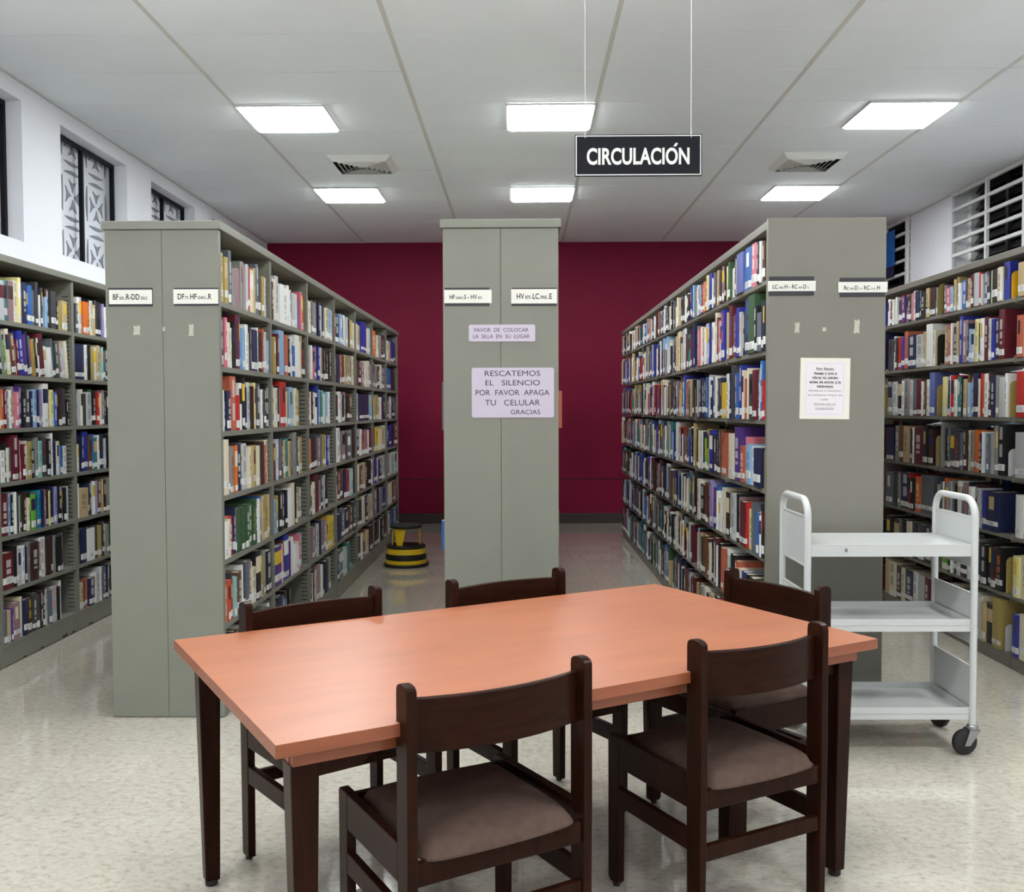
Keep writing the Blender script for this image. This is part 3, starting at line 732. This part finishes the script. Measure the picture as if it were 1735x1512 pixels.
def spine_bands(b, r):
    """height bands up the spine: (z0, z1, colour of the middle strip, colour of the sides)"""
    h = b['h']; base = LCOL[b['c']]; out = []
    darkc = base[1] < .18
    ink = WHITE if darkc else shade(base, .22)
    if r.random() < .2: ink = LCOL[r.choice('wyornkmx')]
    ink = tuple(.5 * p + .5 * q for p, q in zip(ink, base))[:3] + (1,)
    lab = r.random() < .78; z = 0
    lz = r.uniform(.006, .034); lh = r.uniform(.024, .040)
    if lab:
        out.append((0, lz, base, base)); out.append((lz, lz + lh, 'L', 'L')); z = lz + lh
    style = r.random()
    if style < .3:       # author and title dashes
        cuts = [z, z + (h - z) * .18, z + (h - z) * .5, z + (h - z) * .62, z + (h - z) * .93, h]
        cs = [base, ink, base, ink, base]
    elif style < .5:     # title panel near the top in another colour
        alt = LCOL[r.choice('kwnmdity')]
        cuts = [z, h * .55, h * .88, h]; cs = [base, alt, base]
    elif style < .72:    # run of lettering
        cuts = [z, h * .3, h * .36, h * .42, h * .55, h * .6, h * .8, h]; cs = [base, ink, base, ink, base, ink, base]
    else:
        cuts = [z, h]; cs = [base]
    full = style >= .3 and style < .5 and r.random() < .5
    for i in range(len(cs)):
        if cuts[i + 1] - cuts[i] > .0005: out.append((cuts[i], cuts[i + 1], cs[i], cs[i] if full else base))
    return out, lab, (lz, lh)

def book_simple(mb, b, P):
    """all of a book in one run of faces, for the far shelves; P(u, d, z) -> world"""
    r = random.Random(b['seed']); t2 = b['t'] / 2; h = b['h']; d = b['d']; base = LCOL[b['c']]
    if b['code'] in 'lcCrq':
        mb.add([P(u, q, z) for z in (0, h) for q in (0, -d) for u in (-t2, t2)], [(0, 1, 5, 4), (2, 6, 7, 3), (0, 4, 6, 2), (1, 3, 7, 5)], 0, base)
        mb.face([P(-t2, 0, h), P(t2, 0, h), P(t2, -d, h), P(-t2, -d, h)], 0, PAGE); return
    bands, lab, _ = spine_bands(b, r); cs = min(.004, t2 * .5)
    us = (-t2, -t2 * .42, t2 * .42, t2); ds = (-cs, 0, 0, -cs)
    for (z0, z1, cm, csd) in bands:
        if cm == 'L': cm = csd = shade(WHITE, r.uniform(.8, 1))
        for k in range(3):
            mb.face([P(us[k], ds[k], z0), P(us[k + 1], ds[k + 1], z0), P(us[k + 1], ds[k + 1], z1), P(us[k], ds[k], z1)], 0, cm if k == 1 else csd)
    for s in (-t2, t2):
        mb.face([P(s, -cs, 0), P(s, -cs, h), P(s, -d, h), P(s, -d, 0)], 0, base)
    mb.face([P(-t2, -d, 0), P(-t2, -d, h), P(t2, -d, h), P(t2, -d, 0)], 0, PAGE)
    hc = h - .003
    mb.face([P(-t2, -cs, h), P(t2, -cs, h), P(t2, -.012, hc), P(-t2, -.012, hc)], 0, shade(base, .8))
    mb.face([P(-t2, -.012, hc), P(t2, -.012, hc), P(t2, -d, hc), P(-t2, -d, hc)], 0, PAGE)

def frame_of(b):
    n = b['nx']; cl, sl = math.cos(b['lean']), math.sin(b['lean'])
    piv = b['t'] / 2 if b['lean'] > 0 else -b['t'] / 2
    def P(u, d, z):
        uu = (u - piv) * cl + z * sl + piv; zz = -(u - piv) * sl + z * cl
        return (b['x'] + n * d, b['y'] + n * uu, b['z'] + zz)
    return P

def to_px(p):
    d = Vector(p) - Vector((0, 0, HC)); zc = d.dot(FWD)
    return 867.5 + F_PX * d.dot(RT) / zc, 756 + F_PX * d.dot(DN) / zc
def seen_area(b):
    if b['code'] not in 'WLRQ': return 0
    P = frame_of(b)
    a = to_px(P(-b['t'] / 2, 0, b['h'] / 2)); c = to_px(P(b['t'] / 2, 0, b['h'] / 2)); lo = to_px(P(0, 0, 0)); hi = to_px(P(0, 0, b['h']))
    xm = (a[0] + c[0]) / 2; ym = (lo[1] + hi[1]) / 2; k = b['code']
    if not (2 < xm < 1733 and 2 < ym < 1505): return 0
    if k == 'W' and xm > 180: return 0
    if k == 'L' and (ym > 1045 or (xm > 405 and ym > 1060 - .22 * (xm - 405))): return 0
    if k == 'R' and (ym > 1000 or (xm > 1222 and ym > 965)): return 0
    if k == 'Q' and (xm < 1503 or (xm < 1655 and ym > 900)): return 0
    return abs(c[0] - a[0]) * abs(lo[1] - hi[1])
for b in BOOKS: b['area'] = seen_area(b)
order = sorted(range(len(BOOKS)), key=lambda i: -BOOKS[i]['area'])
CHOSEN = set(order[:300])

ORD = ['', 'first', 'second', 'third', 'fourth', 'fifth', 'sixth', 'seventh', 'eighth', 'ninth', 'tenth', 'eleventh', 'twelfth', 'thirteenth', 'fourteenth', 'fifteenth', 'sixteenth',
       'seventeenth', 'eighteenth', 'nineteenth', 'twentieth', 'twenty-first', 'twenty-second', 'twenty-third', 'twenty-fourth', 'twenty-fifth', 'twenty-sixth', 'twenty-seventh', 'twenty-eighth', 'twenty-ninth']
SHELF = ['top shelf', 'second shelf', 'third shelf', 'fourth shelf', 'fifth shelf', 'sixth shelf', 'bottom shelf']
def bay_name(code, bay):
    if code in 'WQ': return ['cropped bay', 'nearest bay', 'second bay', 'third bay', 'fourth bay', 'fifth bay', 'sixth bay'][bay]
    return ['nearest bay', 'second bay', 'third bay', 'fourth bay', 'fifth bay', 'sixth bay', 'last bay'][bay]
GRP = {'W': 'books in the bookcase below the patterned windows', 'L': 'books in the bookcase beside the stool', 'R': 'books in the bookcase behind the cart', 'Q': 'books in the bookcase under the barred windows'}

def book_object(b):
    """a book of its own: cover, page block and call number label"""
    r = random.Random(b['seed']); t2 = b['t'] / 2; h = b['h']; d = b['d']; base = LCOL[b['c']]
    bands, lab, (lz, lh) = spine_bands(b, r); cs = min(.004, t2 * .5); th = min(.0022, t2 * .3)
    us = (-t2, -t2 * .42, t2 * .42, t2); ds = (-cs, 0, 0, -cs)
    cl, sl = math.cos(b['lean']), math.sin(b['lean']); piv = t2 if b['lean'] > 0 else -t2
    def P(u, dd, z):
        return ((u - piv) * cl + z * sl + piv, -dd, -(u - piv) * sl + z * cl)
    mb = MB()
    for (z0, z1, cm, csd) in bands:
        if cm == 'L': cm = csd = base
        for k in range(3):
            mb.face([P(us[k], ds[k], z0), P(us[k + 1], ds[k + 1], z0), P(us[k + 1], ds[k + 1], z1), P(us[k], ds[k], z1)], 0, cm if k == 1 else csd)
    alt = LCOL[r.choice('nwkimz')] if r.random() < .35 else base
    for s in (-1, 1):
        o, i = s * t2, s * (t2 - th)
        mb.face([P(o, -cs, 0), P(o, -cs, h), P(o, -d, h), P(o, -d, 0)], 0, base)
        mb.face([P(i, -cs, 0), P(i, -d, 0), P(i, -d, h), P(i, -cs, h)], 0, base)
        mb.face([P(o, -cs, h), P(i, -cs, h), P(i, -d, h), P(o, -d, h)], 0, base)
        mb.face([P(o, -d, 0), P(o, -d, h), P(i, -d, h), P(i, -d, 0)], 0, base)
        mb.face([P(o, -cs, 0), P(o, -d, 0), P(i, -d, 0), P(i, -cs, 0)], 0, base)
        if b['wt'] > 3.4 and alt is not base:   # printed block on a broad cover
            e = s * (t2 + .0003)
            mb.face([P(e, -d * .15, h * .3), P(e, -d * .85, h * .3), P(e, -d * .85, h * .8), P(e, -d * .15, h * .8)], 0, alt)
    mb.face([P(-t2, -cs, h), P(t2, -cs, h), P(t2 - th, -.007, h - .002), P(-t2 + th, -.007, h - .002)], 0, shade(base, .85))
    o = mb.build('book', m_book, fix=False)
    o.location = (b['x'], b['y'], b['z']); o.rotation_euler = (0, 0, PI / 2 if b['nx'] > 0 else -PI / 2)
    size = 'thick ' if b['wt'] > 3.6 else ('slim ' if b['wt'] < 1.4 else ('tall ' if b['size'] == '^' else ('short ' if b['size'] == '_' else '')))
    tag(o, '%s%s book %s from near end, %s, %s, %s' % (size, PAL[b['c']][1], ORD[b['ord']], SHELF[b['shelf']], bay_name(b['code'], b['bay']), CASES[b['code']][0]), 'book', GRP[b['code']])
    pg = MB(); w = t2 - th - .0002
    v = [P(u, q, z) for z in (.002, h - .004) for q in (-cs - .002, -d + .003) for u in (-w, w)]
    pg.add(v, [(0, 2, 3, 1), (4, 5, 7, 6), (0, 1, 5, 4), (2, 6, 7, 3), (0, 4, 6, 2), (1, 3, 7, 5)], 0, shade(PAGE, r.uniform(.85, 1.1)))
    pg.build('page_block', m_book, o, fix=False)
    if lab:
        lb = MB(); e = .0005; lc = shade(WHITE, r.uniform(.88, 1))
        for k in range(3):
            lb.face([P(us[k] * 1.01, ds[k] + e, lz), P(us[k + 1] * 1.01, ds[k + 1] + e, lz), P(us[k + 1] * 1.01, ds[k + 1] + e, lz + lh), P(us[k] * 1.01, ds[k] + e, lz + lh)], 0, lc)
        for q in range(3):
            z = lz + lh * (.2 + .24 * q); lb.face([P(-t2 * .4, 2 * e, z), P(t2 * .4, 2 * e, z), P(t2 * .4, 2 * e, z + .0025), P(-t2 * .4, 2 * e, z + .0025)], 0, shade(WHITE, .25))
        lb.build('call_number_label', m_book, o, fix=False)

far = MB()
for i, b in enumerate(BOOKS):
    if i in CHOSEN: book_object(b)
    else: book_simple(far, b, frame_of(b))
o = far.build('books', m_book, fix=False)
tag(o, 'smaller and farther books filling the rest of the library shelves', 'books', kind='stuff')

# bookends: bent plates with a cut-out tongue
endcol = {'u': rgb(172, 152, 88), 'y': rgb(232, 176, 20), 'k': rgb(30, 30, 32), 'w': rgb(214, 214, 212), 't': rgb(186, 168, 116), 'l': rgb(196, 198, 196), 'i': rgb(214, 204, 172), 'o': rgb(170, 84, 40)}
endname = {'u': 'khaki', 'y': 'yellow', 'k': 'black', 'w': 'white', 't': 'tan', 'l': 'light grey', 'i': 'cream', 'o': 'rust brown'}
for e in BOOKENDS:
    mb = MB(); w, h, r0 = .13, (.20 if e['col'] in 'ukti' else .15), .03
    n = e['nx']
    def arc(x0, x1, hh, rr):
        p = [(x0, 0)]
        for k in range(6):
            a = PI - k * PI / 10; p.append((x0 + rr + rr * math.cos(a), hh - rr + rr * math.sin(a)))
        for k in range(6):
            a = PI / 2 - k * PI / 10; p.append((x1 - rr + rr * math.cos(a), hh - rr + rr * math.sin(a)))
        p.append((x1, 0)); return p
    out = arc(0, w, h, r0); inn = arc(.045, w - .022, h * .62, .02)
    fn = lambda u, v, q: (-n * (u + .012), q, v + .0012)
    m_e = mat('bookend_' + endname[e['col']].replace(' ', '_'), endcol[e['col']], .4)
    # plate as a strip between outline and cut-out
    N_ = len(out)
    for q in range(N_ - 1):
        a, b_, c_, d_ = out[q], out[q + 1], inn[q + 1], inn[q]
        v = [fn(a[0], a[1], 0), fn(b_[0], b_[1], 0), fn(c_[0], c_[1], 0), fn(d_[0], d_[1], 0)]
        v += [fn(a[0], a[1], .0014), fn(b_[0], b_[1], .0014), fn(c_[0], c_[1], .0014), fn(d_[0], d_[1], .0014)]
        mb.add(v, [(0, 1, 2, 3), (7, 6, 5, 4), (0, 4, 5, 1), (2, 6, 7, 3), (1, 5, 6, 2), (0, 3, 7, 4)])
    xs = sorted((-n * .06, -n * (w - .015))); mb.box(xs[0], xs[1], 0, .10, .0002, .0016)
    o = mb.build('bookend', m_e, fix=True)
    o.location = (e['x'], e['y'] - .004, e['z'])
    tag(o, '%s metal bookend at near end of %s, %s, %s' % (endname[e['col']], SHELF[e['shelf']], bay_name(e['code'], e['bay']), CASES[e['code']][0]), 'bookend', 'metal bookends')

# books pushed out past the middle end panel, seen beyond its edges
def jut(label, x0, x1, y, z0, z1, t, c):
    mb = MB(); mb.box(x0, x1, y, y + t, z0, z1, col=LCOL[c]); o = mb.build('book', m_book)
    bx = (x0 + x1) / 2
    tag(o, label, 'book', 'books jutting out beyond the middle end panel')
    p = MB(); p.box(x0 + .003, x1 - .003, y + .0015, y + t - .0015, z1 - .003, z1 + .0003, col=PAGE); p.build('page_block', m_book, o)
jut('orange-brown book jutting past the middle panel beside the large lilac plate', .06, .213, 5.05, 1.3284, 1.52, .02, 'f')
jut('tan book jutting past the middle panel near the small lilac plate', .06, .195, 5.2, 1.6284, 1.80, .025, 'f')
jut('pale tan book jutting past the middle panel low beside the chair', .06, .202, 5.2, .7284, .885, .025, 't')
jut('dark slate book jutting past the middle panel on the stool side', -.374, -.22, 4.6, 1.3284, 1.555, .03, 's')
jut('blue book jutting past the middle panel low on the stool side', -.396, -.22, 4.8, .7284, .875, .03, 'x')

# ------------------------------------------------------------------ step stool
t = thing('step_stool', 'yellow and black round kick step stool on the aisle floor', 'step stool', (-1.055, 8.84, 0))
def ring_part(nm, prof, m_, seg=40):
    mb = MB(); mb.lathe(prof, seg=seg); return mb.build(nm, m_, t, smooth=True)
ring_part('bumper', [(.188, .002), (.206, .004), (.208, .018), (.196, .026), (.19, .026)], m_blackr)
ring_part('skirt', [(.189, .0265), (.189, .06), (.183, .062)], m_yellow)
ring_part('rubber_band', [(.183, .0625), (.187, .064), (.183, .112), (.18, .114)], m_blackr)
ring_part('upper_skirt', [(.180, .1145), (.172, .163), (.168, .165)], m_yellow)
ring_part('tread', [(.168, .1655), (.178, .168), (.178, .184), (.170, .190), (.14, .191)], m_blackr)
for a in (-111, 8, 189):
    mb = MB(); an = math.radians(a)
    M_ = Matrix.Rotation(an, 4, 'Z')
    v = []
    for (z, w, rr) in ((.1915, .030, .125), (.345, .056, .118)):
        for q in (0, .012):
            for s in (-1, 1): v.append(M_ @ Vector((rr + q - .006, s * w, z)))
    mb.add(v, [(0, 1, 3, 2), (4, 6, 7, 5), (0, 4, 5, 1), (2, 3, 7, 6), (0, 2, 6, 4), (1, 5, 7, 3)])
    mb.build('leg', m_yellow, t, bevel=.004)
ring_part('top', [(.138, .3455), (.146, .350), (.146, .368), (.138, .376), (.1, .378)], m_blackr)

# ------------------------------------------------------------------ table
TA = math.radians(30.4); TC = Vector((.01, 2.897, 0))
t = thing('reading_table', 'rectangular reading table with cherry laminate top and dark tapered legs', 'table', TC, TA)
mb = MB(); mb.box(-.9145, .9145, -.5335, .5335, .705, .735); mb.mi = [0, 0, 1, 1, 1, 1]; mb.build('tabletop', [m_lam, m_edge], t, bevel=.0012)
mb = MB()
for (x0, x1, y0, y1) in ((-.868, .868, -.497, -.472), (-.868, .868, .472, .497), (-.868, -.843, -.472, .472), (.843, .868, -.472, .472)):
    mb.box(x0, x1, y0, y1, .668, .7048)
mb.box(-.842, .842, -.471, .471, .69, .7048)
mb.build('apron', m_edge, t, bevel=.0015)
for sx in (-1, 1):
    for sy in (-1, 1):
        mb = MB(); v = []
        for (z, s) in ((.018, .0215), (.667, .032)):
            cx = sx * (.836 - (.032 - s) * .3); cyq = sy * (.452 - (.032 - s) * .3)
            for (a, b) in ((-1, -1), (1, -1), (1, 1), (-1, 1)): v.append((cx + a * s, cyq + b * s, z))
        mb.add(v, [(3, 2, 1, 0), (4, 5, 6, 7), (0, 1, 5, 4), (1, 2, 6, 5), (2, 3, 7, 6), (3, 0, 4, 7)])
        leg = mb.build('leg', m_wood, t, bevel=.004)
        g = MB(); g.lathe([(.017, 0), (.019, .003), (.019, .0175)], (sx * .833, sy * .449, 0), 16); g.build('foot_cap', m_blackr, leg)
        br = MB()
        xa = sx * (.836 - .033)
        br.prism([(0, 0), (.14, 0), (.10, -.035), (.0, -.04)], -.012, .012, lambda u, v, w: (xa - sx * u, sy * .455 + w, .6675 + v))
        br.build('corner_bracket', m_wood, t)

# ------------------------------------------------------------------ chairs
def make_chair(label):
    t = thing('library_chair', label, 'chair', group='dark wooden library chairs around the table')
    hwid = .231
    def outline(prof):
        L_ = [(y - .029, z) for y, z in prof]; R_ = [(y + .029, z) for y, z in prof]
        return L_, R_
    for s in (-1, 1):
        prof = [(-.195, .012), (-.195, .45), (-.195, .80)]
        back = [(y - (.025 if z < .02 else .031), z) for y, z in prof]; front = [(y + (.025 if z < .02 else .029), z) for y, z in prof]
        cap = [(-.196 - .030 * math.cos(a), .80 + .023 * math.sin(a) ** .6) for a in [PI * q / 10 for q in range(1, 10)]]
        poly = front + list(reversed(cap)) + list(reversed(back))
        mb = MB(); mb.prism(poly, s * hwid - .0125, s * hwid + .0125, lambda u, v, w: (w, u, v))
        lg = mb.build('leg', m_wood, t, bevel=.003)
        g = MB(); g.lathe([(.009, 0), (.011, .002), (.011, .0125)], (s * hwid, -.195, 0), 12); g.build('foot_cap', m_blackr, lg)
        # front leg
        poly = [(.156, .022), (.164, .012), (.199, .012), (.208, .022), (.210, .452), (.203, .460), (.150, .460)]
        mb = MB(); mb.prism(poly, s * (hwid - .004) - .0125, s * (hwid - .004) + .0125, lambda u, v, w: (w, u, v))
        lg = mb.build('leg', m_wood, t, bevel=.003)
        g = MB(); g.lathe([(.009, 0), (.011, .002), (.011, .0115)], (s * (hwid - .004), .181, 0), 12); g.build('foot_cap', m_blackr, lg)
        # side rails
        M_ = Matrix.Translation((s * (hwid - .001), 0, 0)) @ Matrix.Rotation(s * .011, 4, 'Z')
        mb = MB(); mb.box(-.0105, .0105, -.168, .153, .367, .4585, M=M_); mb.build('side_rail', m_wood, t, bevel=.003)
        mb = MB(); mb.box(-.0105, .0105, -.168, .155, .252, .307, M=M_); mb.build('side_stretcher', m_wood, t, bevel=.003)
    q = hwid - .0125
    mb = MB(); mb.box(-q, q, -.217, -.196, .368, .421); mb.build('rear_rail', m_wood, t, bevel=.003)
    mb = MB(); mb.box(-q + .006, q - .006, .185, .207, .375, .440); mb.build('front_rail', m_wood, t, bevel=.003)
    mb = MB(); mb.box(-q, q, -.217, -.196, .232, .274); mb.build('rear_stretcher', m_wood, t, bevel=.003)
    # curved back board
    mb = MB(); n = 14; v = []; f = []
    for i in range(n + 1):
        x = -q + 2 * q * i / n; k = 1 - (x / q) ** 2
        for (z, yo) in ((.664, -.195), (.788, -.195)):
            y = yo - .040 * k + .004
            v.append((x, y - .009, z)); v.append((x, y + .009, z))
    for i in range(n):
        a = i * 4; b = a + 4
        f += [(a, b, b + 2, a + 2), (a + 1, a + 3, b + 3, b + 1), (a + 2, b + 2, b + 3, a + 3), (a, a + 1, b + 1, b)]
    f += [(0, 2, 3, 1), (n * 4, n * 4 + 1, n * 4 + 3, n * 4 + 2)]
    mb.add(v, f); mb.build('backrest', m_woodh, t, bevel=.003, smooth=True)
    # cushion: domed pad with rounded edges
    mb = MB(); nx_, ny_ = 18, 18; v = []; f = []
    x1c, y0c, y1c = .204, -.226, .186
    for j in range(ny_ + 1):
        for i in range(nx_ + 1):
            a = -1 + 2 * i / nx_; b = -1 + 2 * j / ny_
            k = (1 - abs(a) ** 6) * (1 - abs(b) ** 6)
            wl = x1c if b > -.78 else x1c
            z = .428 + .036 * max(k, 0) ** .35 + .014 * (1 - a * a) * (1 - b * b)
            sq = 1 - .05 * (abs(a) ** 8) * (abs(b) ** 8)
            yb = y0c if True else 0
            bulge = -.012 * (1 - a * a) if b < 0 else 0
            v.append((a * wl * sq, ((yb + y1c) / 2 + b * (y1c - yb) / 2 * sq) + bulge * max(0, -b), z))
    W_ = nx_ + 1
    for j in range(ny_):
        for i in range(nx_): f.append((j * W_ + i, j * W_ + i + 1, (j + 1) * W_ + i + 1, (j + 1) * W_ + i))
    k0 = len(v)
    v += [(p[0], p[1], .4225) for p in v[:k0]]
    edge = [i for i in range(W_)] + [W_ * j + nx_ for j in range(1, ny_ + 1)] + [W_ * ny_ + i for i in range(nx_ - 1, -1, -1)] + [W_ * j for j in range(ny_ - 1, 0, -1)]
    for a, b in zip(edge, edge[1:] + edge[:1]): f.append((a, a + k0, b + k0, b))
    f.append(tuple(i + k0 for i in edge))
    keep = sorted(set(range(k0)) | {i + k0 for i in edge}); remap = {o_: n_ for n_, o_ in enumerate(keep)}
    mb.add([v[i] for i in keep], [tuple(remap[i] for i in ff) for ff in f])
    mb.build('seat_cushion', m_fabric, t, smooth=True)
    return t
def at_table(u, v, rot):
    c = TC + Vector((u * math.cos(TA) - v * math.sin(TA), u * math.sin(TA) + v * math.cos(TA), 0))
    return c, TA + math.radians(rot)
ch = make_chair('dark wooden chair with mauve seat, back to viewer, at the near table corner')
ch.location, a = at_table(-.392, -.340, .9); ch.rotation_euler = (0, 0, a); ch.scale = (1.015, 1, 1)
for (u, v, r, sx, lab) in ((.4235, -.356, -1.5, .937, 'dark wooden chair with mauve seat, back to viewer, nearest the white cart'),
                       (-.436, .397, 187.4, 1.0, 'dark wooden chair across the table, in front of the bookcase beside the stool'),
                       (.289, .405, 182.7, 1.005, 'dark wooden chair across the table, in front of the panel with lilac plates'),
                       (.876, .044, 90.8, .95, 'dark wooden chair at the table end, against the white cart')):
    loc, a = at_table(u, v, r); o = dup(ch, loc, a, lab); o.scale = (sx, 1, 1)

# ------------------------------------------------------------------ book cart
CXa, CXb, CYa, CYb = 1.172, 1.853, 3.967, 4.345
t = thing('book_cart', 'white steel three-shelf book cart on casters beside the table', 'cart', ((CXa + CXb) / 2, (CYa + CYb) / 2, 0))
hx, hy = (CXb - CXa) / 2, (CYb - CYa) / 2
for s in (-1, 1):
    mb = MB(); r = .075; zt = 1.052; x = s * hx
    pts = [(x, -hy, .125), (x, -hy, .5), (x, -hy, zt - r)]
    for k in range(1, 9):
        a = PI - k * PI / 16; pts.append((x, -hy + r + r * math.cos(a), zt - r + r * math.sin(a)))
    for k in range(0, 9):
        a = PI / 2 - k * PI / 16; pts.append((x, hy - r + r * math.cos(a), zt - r + r * math.sin(a)))
    pts += [(x, hy, .5), (x, hy, .125)]
    mb.tube(pts, .0145, 14); mb.build('end_frame', m_cart, t, smooth=True)
    for (z0, z1) in ((.775, .978), (.46, .664), (.157, .361)):
        mb = MB(); xx = x - s * .004
        mb.box(xx - .0015, xx + .0015, -hy + .012, hy - .012, z0, z1)
        mb.box(xx - .004, xx + .004, -hy + .012, hy - .012, z1 - .004, z1 + .004); mb.box(xx - .004, xx + .004, -hy + .012, hy - .012, z0 - .004, z0 + .004)
        mb.build('end_panel', m_cart, t, bevel=.001)
for (zt, zb, flat) in ((.868, .818, True), (.560, .508, False), (.194, .143, False)):
    mb = MB(); w = hx - .013; d = hy
    zf = zt if flat else zt - .026
    mb.box(-w, w, -d, d, zf - .003, zf)
    for (x0, x1, y0, y1) in ((-w, w, -d - .0, -d + .003), (-w, w, d - .003, d), (-w, -w + .003, -d + .003, d - .003), (w - .003, w, -d + .003, d - .003)):
        mb.box(x0, x1, y0, y1, zb, zt if not flat else zf - .0031)
    mb.build('shelf', m_cart, t, bevel=.001)
mb = MB(); mb.box(-.188, -.178, -hy - .0012, -hy, .838, .852); mb.build('maker_tag', m_inkg, t)
for sx in (-1, 1):
    for sy in (-1, 1):
        px, py = sx * hx, sy * hy
        tr = Vector((-.8, -.15, 0)) if (sx, sy) == (1, -1) else Vector((.35, -.75, 0)).normalized() * .8
        cen = Vector((px, py, .054)) + tr * .042; an = math.atan2(tr.y, tr.x)
        sw = MB(); sw.lathe([(.020, .104), (.024, .107), (.024, .116), (.018, .1245)], (px, py, 0), 18)
        ca = sw.build('caster', m_chrome, t, smooth=True)
        M_ = Matrix.Translation(cen) @ Matrix.Rotation(an, 4, 'Z')
        wb = MB(); prof = [(.010, -.017), (.040, -.016), (.050, -.012), (.0535, -.005), (.0535, .005), (.050, .012), (.040, .016), (.010, .017)]
        wb.lathe(prof, (0, 0, 0), 30, axis='y'); wb.v = [tuple(M_ @ Vector(p)) for p in wb.v]; wb.build('wheel', m_blackr, ca, smooth=True)
        fk = MB()
        for s in (-1, 1):
            poly = [(-.012, -.012), (.012, -.012), (-.012, .055), (-.055, .055), (-.058, .045)]
            yq = s * .021
            fk.prism(poly, yq - .0015, yq + .0015, lambda u, v, w: tuple(M_ @ Vector((u, w, v))))
        fk.v += [tuple(M_ @ Vector(p)) for p in [(-.058, -.0225, .0495), (-.010, -.0225, .0495), (-.010, .0225, .0495), (-.058, .0225, .0495), (-.058, -.0225, .0525), (-.010, -.0225, .0525), (-.010, .0225, .0525), (-.058, .0225, .0525)]]
        k = len(fk.v) - 8
        for ff in [(0, 1, 2, 3), (7, 6, 5, 4), (0, 4, 5, 1), (2, 6, 7, 3), (1, 5, 6, 2), (0, 3, 7, 4)]:
            fk.f.append(tuple(i + k for i in ff)); fk.mi.append(0); fk.col.append(None)
        fk.build('fork', m_chrome, ca)

# wire hook hanging under a shelf of the bookcase behind the cart
mb = MB(); mb.tube([(1.135, 5.36, 1.346), (1.125, 5.41, 1.25), (1.118, 5.47, 1.185), (1.118, 5.45, 1.17), (1.118, 5.41, 1.182)], .002, 6)
tag(mb.build('wire_hook', mat('red_brown_wire', rgb(120, 60, 50), .4)), 'thin bent wire hook hanging under a shelf in front of rust red book', 'wire hook')
